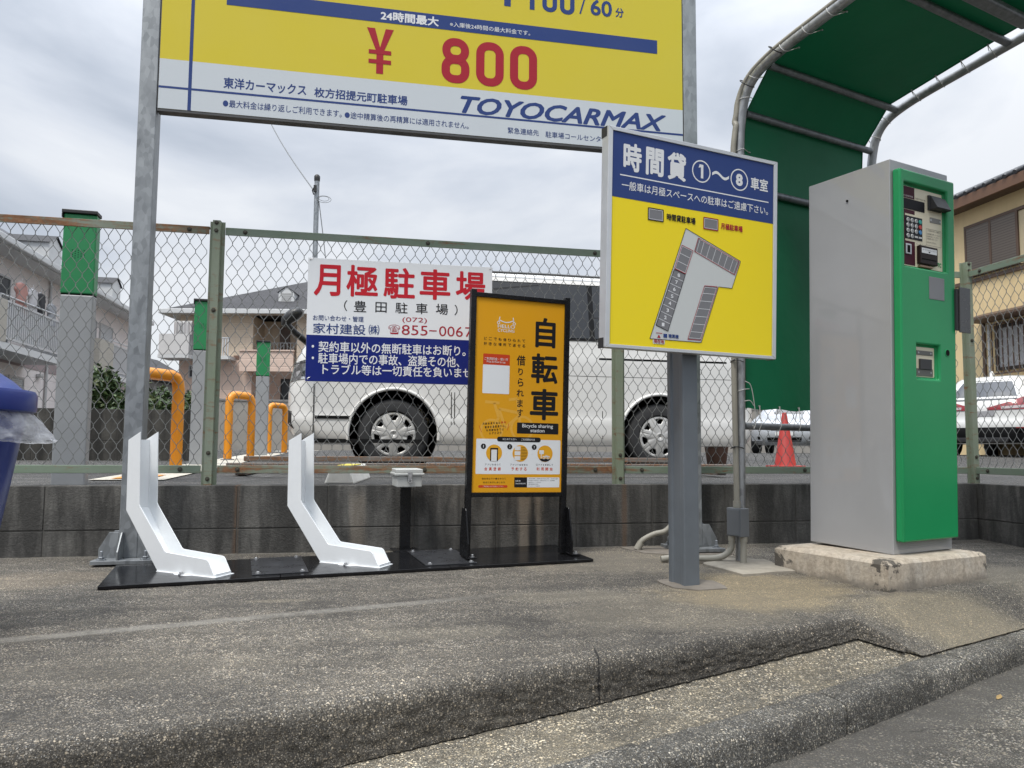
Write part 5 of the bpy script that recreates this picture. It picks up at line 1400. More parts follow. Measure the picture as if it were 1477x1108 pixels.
def side_poly(ps, off=.009):
    mb = MB(); n = len(ps); mb.add([(x, side_y(z) - off, z) for x, z in ps] + [(x, side_y(z) + .01, z) for x, z in ps], [tuple(range(n)), tuple(range(2 * n - 1, n - 1, -1))] + [(i, i + n, (i + 1) % n + n, (i + 1) % n) for i in range(n)]); return mb
for ps in ([(.62, 1.27), (1.52, 1.27), (1.50, 1.80), (.98, 1.80)], [(1.57, 1.27), (2.86, 1.27), (2.85, 1.80), (1.55, 1.80)], [(2.91, 1.27), (4.32, 1.27), (4.27, 1.80), (2.9, 1.80)]):
    side_poly(ps).build('side_window', glass_d, van, fixn=True)
side_poly([(.5, 1.245), (4.38, 1.245), (4.33, 1.5), (4.31, 1.81), (.95, 1.81), (.7, 1.5)], .0055).build('window_surround', flatc('window_black', (.015, .015, .016), .3), van, fixn=True)
mb = MB()
for ps in ([(1.66, 1.80), (2.3, 1.80), (1.95, 1.72), (1.66, 1.70)],):
    mb.add(side_poly([(1.60, 1.69), (1.9, 1.715), (2.4, 1.785), (2.39, 1.795), (1.88, 1.73), (1.6, 1.705)],   .0105).v, side_poly([(1.60, 1.69), (1.9, 1.715), (2.4, 1.785), (2.39, 1.795), (1.88, 1.73), (1.6, 1.705)]).f)
mb.add(side_poly([(2.9, 1.475), (4.3, 1.475), (4.3, 1.485), (2.9, 1.485)],   .0105).v, side_poly([(0, 0)] * 4).f)
mb.build('window_seal', M['black'], van, fixn=True)
mb = MB()
for x, z0, z1 in ((.285, .29, .77), (1.52, .42, 1.24), (2.98, .30, 1.245), (1.55, .42, 1.24), (4.45, .5, 1.3)):
    q = side_poly([(x, z0), (x + .007, z0), (x + .007, z1), (x, z1)], .0012); mb.add(q.v, q.f)
q = side_poly([(2.95, 1.065), (4.28, 1.065), (4.28, 1.083), (2.95, 1.083)], .0012); mb.add(q.v, q.f)
q = side_poly([(.3, .46), (.64, .46), (.64, .487), (.3, .487)], .0085); mb.add(q.v, q.f)
q = side_poly([(.55, .90), (4.4, .90), (4.4, .904), (.55, .904)], .001); mb.add(q.v, q.f)
mb.build('panel_gap', M['dark'], van, fixn=True)
mb = MB().box2(1.62, -.02, 1.0, 1.76, .002, 1.035); mb.build('door_handle', van_white, van, bevel=.006)
vb(vr.patch(0, 12, [.245, .262, .28], .006), 'sill_edge', M['black'])
vb(vr.patch(86, 86 + 15, [.775, .8, .85, .9, .94, .96], .006, .004, lambda a, b: .775 + (.06 * a) + b * (.15 + .05 * a)), 'headlight', chrome, smooth=40)
mb = MB()
for a0 in (.055, .14): mb.lathe([(.0, 0), (.05, .004), (.062, .022), (.064, .03)], 24, Matrix.Translation((a0 - .045, .16 + (a0 - .05) * -1.4, .86)) @ Matrix.Rotation(R(-65), 4, 'Y') @ Matrix.Rotation(R(35), 4, 'X'))
vb(vr.patch(87, 87 + 13, [.965, .972], .008), 'lamp_trim', M['black'])
vb(vr.patch(92, 94, [.40, .46, .52, .565], .004, .003, lambda a, b: .37 + .05 * (1 - a) + b * (.16 - .04 * (1 - a))), 'fog_lamp', M['black'], smooth=40)
vb(vr.patch(29, 36, [.72, .78, .86, .94, 1.02, 1.08], .005), 'tail_lamp', flatc('tail_lamp_red', (.35, .008, .01), .15, 0, .6), smooth=40)
vb(vr.patch(83, 90, [1.12, 1.3, 1.5, 1.7, 1.8], .004), 'windscreen', glass_d, smooth=40)
mb = MB()
mb.tube([(.34, .06, 1.08), (.24, -.05, 1.12), (.13, -.16, 1.2), (.06, -.2, 1.27)], [.03, .03, .028, .024], 10)
mb.tube([(.03, -.2, 1.25), (.05, -.2, 1.29), (.09, -.2, 1.33), (.13, -.2, 1.36), (.17, -.2, 1.375), (.20, -.2, 1.37)], [.02, .045, .055, .058, .05, .02], 12)
mb.build('wing_mirror', paint('mirror_black', (.02, .02, .021), .3, 0, .1), van, smooth=60)
mb = MB(); mb.tube([(1.0, .105, 1.895), (2.5, .1, 1.9), (4.2, .11, 1.89)], .012, 6); mb.build('rain_gutter', flatc('gutter_grey', (.12, .12, .12), .5), van, smooth=60)

# white estate-type car seen from behind, at the right edge
suv = thing('car', 'white car seen from behind beside the tan house, red lamp at the right edge', 'car', (11.35, 12.0, lz(12.0, 11)), rz(R(30)))
sr = Ring([(.24, .16), (.34, .06), (.5, .0), (.62, .0), (.75, .06), (.9, .06), (1.0, .1), (1.12, .16), (1.3, .32), (1.46, .46), (1.54, .52), (1.58, .75), (1.61, 1.3)],
          [(.24, 4.2), (.4, 4.3), (.7, 4.3), (.85, 4.1), (.95, 3.3), (1.1, 3.05), (1.4, 2.6), (1.55, 2.2), (1.61, 1.9)],
          [(.24, .82), (.34, .88), (.6, .91), (.85, .91), (1.0, .87), (1.12, .83), (1.3, .76), (1.5, .66), (1.58, .58), (1.61, .4)], .34, .3, .16)
so = Matrix.Identity(4)
zz = [.24, .29, .34, .42, .5, .56, .62, .68, .75, .82, .9, .95, 1.0, 1.06, 1.12, 1.2, 1.3, 1.38, 1.46, 1.5, 1.54, 1.58, 1.61]
sb = sr.body(zz).build('body', car_white, suv, fixn=True)
cut_wheels(sb, [(.95, -.9, .33), (.95, .9, .33), (3.5, -.9, .33), (3.5, .9, .33)], .38, .3)
# in this body the local x axis points away from the camera: its first end is the tail
sr.patch(81, 93, [1.07, 1.16, 1.26, 1.36, 1.44], .005).build('rear_window', glass_d, suv, smooth=40)
sr.patch(83, 91, [1.47, 1.5, 1.53], .012, .01).build('spoiler', car_white, suv, smooth=40)
lampr = flatc('lamp_red', (.22, .004, .008), .12, 0, .7)
for i0, i1 in ((91, 98), (76, 83)):
    a_ = (i0 == 91)
    lm = sr.patch(i0 - (3 if a_ else 0), i1 + (0 if a_ else 3), [.9, .94, .98, 1.02], .010, .008, lambda a, b: .875 + (.02 * (a if a_ else 1 - a)) + b * (.05 + .19 * min(1, 1.6 * (a if a_ else 1 - a)))).build('tail_lamp', lampr, suv, smooth=40)
    sr.patch(i0 - (1 if a_ else -1), i1 + (-1 if a_ else 1), [.93, .96], .013, .004, lambda a, b: .895 + (.035 * (a if a_ else 1 - a)) + b * .05).build('lamp_lens', flatc('lamp_clear', (.35, .3, .3), .1, 0, .7), lm, smooth=40)
sr.patch(76, 98, [.26, .33, .42, .5, .55], .01, .008).build('lower_bumper', flatc('bumper_black', (.02, .02, .021), .5), suv, smooth=40)
sr.patch(83, 91, [.28, .3, .34, .36], .02, .012).build('skid_plate', paint('skid_grey', (.2, .2, .21), .4, .4, .1), suv, smooth=40)
mb = MB(); mb.disc(0, 0, .03, 0, 20); 
sr.patch(92, 95, [.53, .55], .012, .004).build('reflector', lampr, suv)
sr.patch(92, 94, [.44, .46, .5, .52], .013, .004).build('sensor', M['dark'], suv)
MB().prism([(.75, 1.575), (1.0, 1.58), (.83, 1.68), (.79, 1.68)], -.02, .02).build('roof_fin', car_white, suv, bevel=.008)
sr.patch(85, 89, [.76, .86], .007, .004).build('plate_recess', flatc('recess_grey', (.35, .35, .36), .4), suv)
for cx in (.95, 3.5):
    for sy in (-1, 1):
        X = Matrix.Translation((cx, sy * .8, .33)) @ Matrix.Rotation(R(90), 4, 'X')
        MB().lathe([(.2, -.1), (.3, -.105), (.325, -.09), (.33, 0), (.325, .09), (.3, .105), (.2, .1)], 32, X).build('wheel', M['rubber'], suv, smooth=40)

# small silver car seen from the front, behind the cone
sil = thing('car', 'silver car seen from the front behind the red cone', 'car', (9.45, 15.6, lz(15.6, 9)), rz(R(52)))
cr2 = Ring([(.2, .12), (.3, .03), (.45, .0), (.6, .02), (.72, .1), (.82, .35), (.92, .85), (1.0, 1.05), (1.2, 1.35), (1.38, 1.7), (1.44, 2.1)],
           [(.2, 3.5), (.4, 3.6), (.8, 3.6), (1.0, 3.5), (1.3, 3.3), (1.44, 2.9)],
           [(.2, .7), (.3, .8), (.6, .83), (.85, .81), (1.0, .76), (1.3, .64), (1.44, .45)], .33, .25, .14)
car_silver = paint('car_silver_paint', (.5, .52, .54), .25, .3, .04, .01, 4, .6)
cb = cr2.body([.2, .25, .3, .38, .45, .52, .6, .66, .72, .77, .82, .87, .92, .96, 1.0, 1.1, 1.2, 1.3, 1.38, 1.42, 1.44]).build('body', car_silver, sil, fixn=True)
cut_wheels(cb, [(.7, -.82, .29), (.7, .82, .29), (2.9, -.82, .29), (2.9, .82, .29)], .33, .25)
cr2.patch(83, 91, [.97, 1.05, 1.15, 1.25, 1.33], .005).build('windscreen', glass_d, sil, smooth=40)
for i0, i1 in ((92, 97), (77, 82)): cr2.patch(i0, i1, [.58, .62, .66, .7], .006, .005).build('headlight', chrome, sil, smooth=40)
cr2.patch(83, 91, [.28, .32, .38], .006).build('lower_grille', M['dark'], sil, smooth=40)
cr2.patch(84, 90, [.54, .58], .006).build('upper_grille', M['dark'], sil, smooth=40)
cr2.patch(85, 89, [.42, .5], .009).build('number_plate', flatc('plate_white', (.7, .7, .68), .4), sil)
for i0 in (93, 80): cr2.patch(i0, i0 + 1, [.33, .4], .007).build('fog_lamp', M['dark'], sil)
cr2.patch(8, 28, [.98, 1.08, 1.2, 1.3], .005).build('side_window', glass_d, sil, smooth=40)
for cx in (.7, 2.9):
    for sy in (-1, 1):
        X = Matrix.Translation((cx, sy * .72, .29)) @ Matrix.Rotation(R(90), 4, 'X')
        MB().lathe([(.18, -.09), (.26, -.095), (.285, -.08), (.29, 0), (.285, .08), (.26, .095), (.18, .09)], 32, X).build('wheel', M['rubber'], sil, smooth=40)

lf_ = thing('dry_leaf', 'single small dry curled leaf lying on the road at the lower right', 'leaf', (1.83, 1.905, -.237), rz(R(30)))
mb = MB(); mb.v = [(-.014, 0, .001), (-.007, .006, .005), (-.007, -.006, .004), (.004, .007, .007), (.004, -.007, .006), (.014, 0, .010), (0, 0, .0), (-.02, .001, .003)]
mb.f = [(0, 2, 6, 1), (1, 6, 3), (2, 4, 6), (6, 4, 5, 3), (0, 1, 7)]
o_ = mb.build('blade', paint('dry_leaf_tan', (.32, .22, .09), .8, 0, .25), lf_, smooth=80); m_ = o_.modifiers.new('s', 'SOLIDIFY'); m_.thickness = .0006
# ------------------------------------------------------------------ buildings
def siding(name, c, pitch=.22, var=.06):
    t = NT(name); v = t.co(); sx = t.n("ShaderNodeSeparateXYZ"); t.l(v, sx.inputs[0])
    w = t.math('FRACT', t.math('DIVIDE', sx.outputs[2], pitch))
    g = t.ramp(w, (.0, .0), (.06, 1.), (.94, 1.), (1., .0))
    n1 = t.noise(.7, 5, .6, v); st = t.noise(2, 5, .6, t.co((4, 4, .3)))
    col = t.ramp(n1, (.3, tuple(x * (1 - var) for x in c)), (.7, c))
    col = t.mix(t.ramp(st, (.5, 0.), (.75, .3)), col, tuple(x * .6 for x in c))
    return t.set(col, .7, 0, g, .5, .02)
def tiles(name, c, sx_=.3, sz_=.25):
    t = NT(name); v = t.co()
    br = t.n("ShaderNodeTexBrick"); br.inputs["Scale"].default_value = 1; br.inputs["Brick Width"].default_value = sx_; br.inputs["Row Height"].default_value = sz_; br.inputs["Mortar Size"].default_value = .012
    mpn = t.n("ShaderNodeMapping"); t.l(t.n("ShaderNodeTexCoord").outputs["Generated"], mpn.inputs[0]); mpn.inputs["Scale"].default_value = (14, 14, 5); t.l(mpn.outputs[0], br.inputs["Vector"])
    br.inputs["Color1"].default_value = tuple(x * .9 for x in c) + (1,); br.inputs["Color2"].default_value = tuple(x * 1.15 for x in c) + (1,); br.inputs["Mortar"].default_value = tuple(x * .5 for x in c) + (1,)
    n1 = t.noise(1.2, 5, .6, v)
    return t.set(t.mix(1.0, br.outputs[0], t.ramp(n1, (.3, .8), (.7, 1.2)), 'MULTIPLY'), .75, 0, br.outputs["Fac"], -.4, .02)
roof_g = tiles('slate_grey_tiles', (.085, .09, .1)); roof_d = tiles('charcoal_roofing', (.042, .042, .046))
trim_w = paint('white_trim', (.62, .63, .63), .5, 0, .05)
win_g = flatc('window_glass', (.03, .035, .04), .07, 0, .5)
win_f = paint('window_frame_pale', (.5, .5, .5), .4, .3, .06); win_fd = paint('window_frame_dark', (.05, .04, .035), .45, .2, .1)
curtain = paint('net_curtain', (.42, .42, .43), .8, 0, .12)
def louvre(name, c, pitch=.055, rough=.5):
    t = NT(name); v = t.co(); sx = t.n("ShaderNodeSeparateXYZ"); t.l(v, sx.inputs[0])
    w = t.math('FRACT', t.math('DIVIDE', sx.outputs[2], pitch))
    return t.set(t.mix(1.0, c, t.ramp(w, (0., .35), (.25, 1.), (.8, .95), (1., .5)), 'MULTIPLY'), rough, 0, w, .6, .02)
sh_w = louvre('white_roller_shutter', (.62, .64, .66)); sh_b = louvre('brown_louvre_shutter', (.18, .152, .13), .06)
def window(par, x0, x1, z0, z1, y=0, frame=win_f, pane=win_g, mull=1, d=.06, w=.05, world_M=None):
    """a framed opening standing proud of a wall that faces local -y"""
    f = MB(); f.box2(x0, y - d, z0, x1, y, z0 + w).box2(x0, y - d, z1 - w, x1, y, z1).box2(x0, y - d, z0 + w, x0 + w, y, z1 - w).box2(x1 - w, y - d, z0 + w, x1, y, z1 - w)
    for k in range(1, mull + 1):
        xm = x0 + (x1 - x0) * k / (mull + 1); f.box2(xm - w / 2, y - d + .004, z0 + w, xm + w / 2, y - .004, z1 - w)
    fo = f.build('window', frame, par)
    MB().box2(x0 + w, y - d * .55, z0 + w, x1 - w, y - d * .35, z1 - w).build('pane', pane, fo)
    return fo
# pale pink two-storey flats on the left; local x runs away along the street front (+Y), front faces local -y (= +X)
ap = thing('apartment_block', 'pale pinkish two-storey flats with grey roof and balconies, behind the car park at left', 'building', (-9.7, 8, .4), rz(R(90)))
pink = siding('pale_pink_siding', (.84, .78, .76), .3)
ZE = 5.25
MB().box2(0, 0, 0, 24, 8, ZE).build('wall', pink, ap)
mb = MB(); mb.add([(-.6, -.62, ZE + .1), (24.6, -.62, ZE + .1), (24.6, 4, ZE + 3.0), (-.6, 4, ZE + 3.0), (-.6, 8.6, ZE + .1), (24.6, 8.6, ZE + .1), (-.6, -.62, ZE + .02), (24.6, -.62, ZE + .02), (24.6, 8.6, ZE + .02), (-.6, 8.6, ZE + .02)],
   [(0, 1, 2, 3), (3, 2, 5, 4), (0, 3, 4, 9, 6), (1, 7, 8, 5, 2), (6, 7, 1, 0), (4, 5, 8, 9), (6, 9, 8, 7)]); rf = mb.build('roof', roof_g, ap, fixn=True)
MB().box2(-.62, -.78, ZE - .08, 24.62, -.63, ZE + .1).build('gutter', trim_w, ap, bevel=.03)
MB().box2(-.6, -.62, ZE - .1, 24.6, -.002, ZE + .015).build('eaves', trim_w, ap)
for x in (17.0, 22.7):
    dm = MB(); dm.prism([(x - .45, ZE + .62), (x + .45, ZE + .62), (x + .45, ZE + 1.15), (x, ZE + 1.4), (x - .45, ZE + 1.15)], .12, 1.8); dmo = dm.build('dormer', trim_w, rf)
    MB().add([(x - .52, .06, ZE + 1.14), (x, .06, ZE + 1.46), (x, 2.1, ZE + 1.46), (x - .52, 2.1, ZE + 1.14), (x + .52, .06, ZE + 1.14), (x + .52, 2.1, ZE + 1.14)], [(0, 1, 2, 3), (1, 4, 5, 2)]).build('dormer_roof', roof_d, dmo)
MB().box2(-.01, -.02, 2.35, 24.01, -.003, 2.62).build('band', paint('mauve_band', (.36, .29, .29), .7, 0, .06), ap)
tl = NT('balcony_tiles'); _br = tl.n("ShaderNodeTexBrick"); _br.inputs["Scale"].default_value = 9
_mp = tl.n("ShaderNodeMapping"); tl.l(tl.n("ShaderNodeTexCoord").outputs["Object"], _mp.inputs[0]); _mp.inputs["Rotation"].default_value = (R(90), 0, 0); tl.l(_mp.outputs[0], _br.inputs["Vector"])
_br.inputs["Color1"].default_value = (.44, .41, .35, 1); _br.inputs["Color2"].default_value = (.5, .47, .41, 1); _br.inputs["Mortar"].default_value = (.3, .29, .27, 1)
btile = tl.set(_br.outputs[0], .6)
rail_w = paint('balcony_rail_white', (.58, .59, .6), .4, .2, .06)
def balcony(x0, xt, x1, d=1.05):
    sl = MB().box2(x0, -d, 2.42, x1, -.022, 2.6).build('balcony', trim_w, ap)
    MB().box2(x0, -d - .01, 2.601, xt, -d + .11, 3.62).box2(x0, -d + .111, 2.601, x0 + .12, -.03, 3.62).build('tiled_parapet', btile, sl)
    r_ = MB(); r_.box2(xt + .002, -d, 3.58, x1, -d + .05, 3.63).box2(xt + .002, -d, 2.68, x1, -d + .05, 2.73); x = xt + .05
    while x < x1 - .04: r_.box2(x, -d + .008, 2.731, x + .045, -d + .042, 3.579); x += .115
    r_.box2(x1 - .05, -d + .051, 2.62, x1, -.03, 3.63)
    r_.build('railing', rail_w, sl)
    mb = MB(); mb.tube([(xt - .3, -d + .02, 3.72), (x1, -d + .02, 3.78)], .022, 6); mb.tube([(xt - .3, -d + .02, 3.62), (xt - .3, -d + .02, 3.73)], .015, 6); mb.tube([(x1 - .1, -d + .02, 3.62), (x1 - .1, -d + .02, 3.78)], .015, 6); mb.build('drying_pole', rail_w, sl, smooth=50)
balcony(7.5, 11.5, 15.0); balcony(17.7, 19.0, 22.6)
window(ap, 12.1, 13.9, 2.75, 4.65, -.001, win_f, win_g, 1); window(ap, 8.0, 9.7, 2.75, 4.65, -.001, win_f, win_g, 1); window(ap, 18.6, 20.3, 2.75, 4.6, -.001, win_f, sh_w, 0)
for x0, x1, z0, z1, pn_ in ((10.2, 11.9, 2.7, 4.7, sh_w), (9.9, 11.8, .25, 2.15, sh_w), (12.2, 13.3, .25, 2.1, sh_w), (13.4, 14.0, .25, 2.05, win_g), (14.1, 15.0, .25, 2.05, sh_w), (18, 19.6, .3, 2.1, sh_w), (6, 7.6, .3, 2.1, win_g), (14.3, 14.9, 3.6, 4.2, win_g), (20.7, 22, 2.75, 4.6, sh_w)):
    window(ap, x0, x1, z0, z1, -.001, win_f, pn_, 0 if pn_ is sh_w else 1, .05)
mb = MB(); mb.tube([(16.4, -.05, .1), (16.4, -.05, 5.1)], .04, 8); mb.tube([(11.95, -.05, .1), (11.95, -.05, 2.3)], .035, 8); mb.build('drainpipe', win_f, ap, smooth=50)
mb = MB()
for x in (9.2, 12.6, 15.8): mb.box2(x, -.14, 2.15, x + .25, -.002, 2.25)
mb.build('vent_hood', win_f, ap, bevel=.02)
# washing on the balcony
def shirt(name, label, wx, wy, wz, w, h, col):
    t_ = thing(name, label, 'clothing', (wx, wy, wz), rz(R(90)))
    pts = [(-w * .2, 0), (-w * .5, -.06 * h), (-w * .62, -.32 * h), (-w * .45, -.36 * h), (-w * .4, -h), (w * .4, -h), (w * .45, -.36 * h), (w * .62, -.32 * h), (w * .5, -.06 * h), (w * .2, 0)]
    mb = MB(); n = 12; rings = []
    for j in range(14):
        f_ = j / 13; ww = w * (.22 if j == 0 else .5 if j < 3 else .62 if j < 5 else .43)
        ring = []
        for k in range(20):
            a = 2 * math.pi * k / 20
            ring.append((ww * math.cos(a), .06 * math.sin(a) + .03 * mnoise.noise(Vector((math.cos(a) * 2.5, f_ * 2, wx))), -f_ * h + .02 * mnoise.noise(Vector((k * .8, f_, 3)))))
        rings.append(ring)
    mb.loft(rings); mb.build('cloth', paint(name + '_cloth', col, .85, 0, .12), t_, smooth=60)
    mb = MB(); mb.tube([(-w * .3, 0, .0), (0, 0, .05), (w * .3, 0, .0)], .008, 5); mb.tube([(0, 0, .05), (0, 0, .1), (.03, 0, .13)], .006, 5); mb.build('hanger', rail_w, t_)
shirt('shirt', 'salmon pink shirt hung to dry over the left balcony railing', -8.75, 20.4, 4.62, .62, .74, (.42, .22, .19))
shirt('shirt', 'pale grey shirt hung to dry beside the pink one', -8.75, 21.05, 4.6, .5, .66, (.5, .49, .5))
shirt('shirt', 'black shirt hung to dry at the right end of the left balcony', -8.78, 21.6, 4.6, .5, .6, (.03, .03, .035))
shirt('towel', 'grey towel hung low at the right end of the left balcony', -8.72, 22.15, 4.42, .55, .6, (.3, .31, .33))
ant = thing('tv_antenna', 'thin fishbone television antenna above the roof of the pinkish flats', 'antenna', (-12.6, 33.5, 6.2))
mb = MB(); mb.tube([(0, 0, -2.5), (0, 0, 2.6)], .03, 6); mb.build('mast', M['galv_dark'], ant)
mb = MB(); mb.tube([(-1.2, 0, 2.3), (1.0, 0, 2.3)], .02, 5); mb.tube([(-.5, 0, 1.2), (.9, 0, 1.4)], .02, 5)
for k in range(9): mb.tube([(-1.1 + k * .25, -.3, 2.3), (-1.1 + k * .25, .3, 2.3)], .012, 4); mb.tube([(-1.1 + k * .25, 0, 2.2), (-1.1 + k * .25, 0, 2.42)], .012, 4)
for k in range(5): mb.tube([(-.4 + k * .28, -.25, 1.2 + k * .04), (-.4 + k * .28, .25, 1.2 + k * .04)], .012, 4)
mb.build('elements', M['galv_dark'], ant)

# beige house with hipped grey roof, straight ahead behind the posts
he = thing('house', 'beige two-storey house with a dark hipped roof and white dormer, centre left', 'building', (-8.79, 36.3, .4), rz(R(-10.9)))
beige_s = siding('beige_siding', (.72, .6, .47), .35, .05); pinkl = siding('light_pink_siding', (.7, .54, .45), .35, .05)
def zq(y): return .48 + (647 - y) / 31.2 - .4
def uq(x): return (x - 255) / 31.2
Z1 = zq(518)
MB().box2(0, 0, 0, uq(361), 8, Z1 - .001).box2(uq(361) + .001, 1.6, 0, uq(425), 8, Z1 - .001).box2(uq(425) + .001, 0, 0, 13.5, 8, Z1 - .001).build('ground_floor_wall', pinkl, he)
MB().box2(0, 0, Z1, uq(361), 8, zq(453)).box2(uq(361) + .001, 1.6, Z1, uq(425), 8, zq(453)).box2(uq(425) + .001, 0, Z1, 13.5, 8, zq(453)).build('upper_wall', beige_s, he)
zE = zq(448); zR = zq(404) + 1.45
mb = MB(); a = -.6; b = 14.1
mb.add([(a, -.6, zE), (b, -.6, zE), (b, 8.6, zE), (a, 8.6, zE), (7.2, 4, zR), (8.2, 4, zR), (a, -.6, zE - .05), (b, -.6, zE - .05), (b, 8.6, zE - .05), (a, 8.6, zE - .05)],
       [(0, 1, 5, 4), (1, 2, 5), (2, 3, 4, 5), (3, 0, 4), (6, 7, 1, 0), (7, 8, 2, 1), (8, 9, 3, 2), (9, 6, 0, 3), (9, 8, 7, 6)]); rf = mb.build('roof', roof_d, he, fixn=True)
MB().box2(a - .02, -.72, zE - .2, b, -.605, zE + .02).box2(a - .12, -.72, zE - .2, a - .021, 8.6, zE + .02).build('gutter', trim_w, he, bevel=.02)
MB().box2(a, -.6, zE - .17, b, -.003, zE - .055).box2(a, 0, zE - .17, -.003, 8.5, zE - .055).build('eaves', paint('eaves_cream', (.5, .46, .4), .6, 0, .05), he)
x0, x1 = uq(393), uq(416)
dm = MB().prism([(x0, zq(434)), (x1, zq(434)), (x1, zq(416)), ((x0 + x1) / 2, zq(408)), (x0, zq(416))], .35, 2.6).build('dormer', trim_w, rf)
MB().box2(x0 + .15, .33, zq(432), x1 - .15, .349, zq(417)).build('dormer_louvre', louvre('dormer_louvre', (.55, .55, .54), .09), dm)
MB().add([(x0 - .06, .3, zq(416.5)), ((x0 + x1) / 2, .3, zq(407)), ((x0 + x1) / 2, 3.0, zq(407)), (x0 - .06, 3.0, zq(416.5)), (x1 + .06, .3, zq(416.5)), (x1 + .06, 3.0, zq(416.5))], [(0, 1, 2, 3), (1, 4, 5, 2)]).build('dormer_roof', roof_d, dm)
bl_ = MB().box2(uq(240), -1.1, zq(520), uq(283), -.002, zq(515)).box2(uq(283) + .001, -.7, zq(520), uq(337), -.002, zq(515)).build('balcony', trim_w, he)
MB().box2(uq(241), -1.1, zq(514.8), uq(283), -1.02, zq(486)).box2(uq(241), -1.019, zq(514.8), uq(241) + .08, -.01, zq(486)).build('balcony_panel', paint('balcony_panel', (.62, .61, .6), .5, 0, .06), bl_)
r_ = MB(); r_.box2(uq(285), -.7, zq(490), uq(336), -.65, zq(488.5))
for k in range(14): r_.box2(uq(285) + k * .117, -.69, zq(514.8), uq(285) + k * .117 + .06, -.66, zq(490.1))
r_.build('railing', rail_w, bl_)
MB().box2(uq(347), -.4, zq(536), uq(424), -.3, zq(507)).box2(uq(346), -.45, zq(507) + .001, uq(425), -.25, zq(505)).build('porch_parapet', pinkl, he)
r_ = MB(); r_.box2(uq(365), 1.0, zq(489), uq(424), 1.05, zq(488))
for k in range(12): r_.box2(uq(366) + k * .16, 1.0, zq(507), uq(366) + k * .16 + .04, 1.04, zq(489.1))
r_.build('landing_rail', win_f, he)
window(he, uq(262), uq(283), zq(513), zq(466), -.003, win_f, curtain, 1, .06, .06)
MB().box2(uq(385), 1.52, zq(507), uq(400), 1.59, zq(462)).build('door', paint('door_brown', (.16, .12, .1), .5, 0, .1), he)
window(he, uq(388), uq(409), zq(600), zq(541), 1.59, win_fd, win_g, 0, .05)
window(he, uq(270), uq(281), zq(545), zq(527), -.003, win_f, win_g, 0, .06)
MB().box2(uq(334), -.03, zq(517), uq(347), -.003, zq(512)).build('vent', paint('vent_brown', (.2, .12, .09), .6, 0, .1), he)
mb = MB(); mb.box2(uq(308), -1.0, .1, uq(328), -.5, .95).box2(uq(308), -1.0, 1.2, uq(328), -.5, 1.9); mb.build('air_conditioner', paint('aircon_cream', (.5, .49, .46), .5, 0, .05), he, bevel=.02)
mb = MB(); mb.tube([(uq(284), -.06, .1), (uq(284), -.06, zq(455))], .05, 8); mb.tube([(uq(249), -.3, zq(455)), (uq(253), -.02, zq(470)), (uq(256), -.06, zq(480))], .05, 8); mb.build('drainpipe', trim_w, he, smooth=50)
for k, (u, w, c, lb) in enumerate(((255.5, .38, (.55, .53, .52), 'white sheet hung over the white balcony of the beige house, leftmost'), (262, .5, (.58, .58, .58), 'white sheet hung on the balcony of the beige house, middle of the row'), (269, .42, (.6, .58, .57), 'white sheet hung on the balcony of the beige house, right end of the row'))):
    Mh = WM[he]; p = Mh @ Vector((uq(u) + .15, -.6, zq(466)))
    t_ = thing('sheet', lb, 'laundry', p, rz(R(-10.9)))
    mb = MB(); n = 14
    for j in range(10):
        for q in range(n): mb.v.append((-w / 2 + w * q / (n - 1), .05 * math.sin(q * 1.3 + k) + .02 * j / 9, -.62 * j / 9))
    for j in range(9):
        for q in range(n - 1): mb.f.append((j * n + q, j * n + q + 1, (j + 1) * n + q + 1, (j + 1) * n + q))
    o_ = mb.build('cloth', paint('sheet_cloth', c, .85, 0, .06), t_, smooth=70); m_ = o_.modifiers.new('s', 'SOLIDIFY'); m_.thickness = .01
    MB().tube([(-w / 2, .01, .02), (w / 2, .01, .02)], .015, 6).build('pole', rail_w, t_)

# small dark-roofed house farther off between the two
hs = thing('house', 'small grey house with a dark gable roof, far between the flats and the beige house', 'building', (-17.5, 52, .4), rz(R(-14)))
MB().box2(-2.5, 0, 0, 3.2, 6, 4.6).build('wall', siding('grey_siding', (.34, .33, .31), .3), hs)
mb = MB(); mb.prism([(-3.2, 4.5), (3.9, 4.5), (3.9, 4.65), (.35, 6.6), (-3.2, 4.65)], -.5, 6.5); mb.build('roof', roof_d, hs)
window(hs, 1.0, 2.4, 2.8, 3.9, -.003, win_f, win_g, 1, .06)
MB().box2(-2.55, -1.2, 2.5, 3.25, -.003, 2.62).build('porch_roof', roof_d, hs)

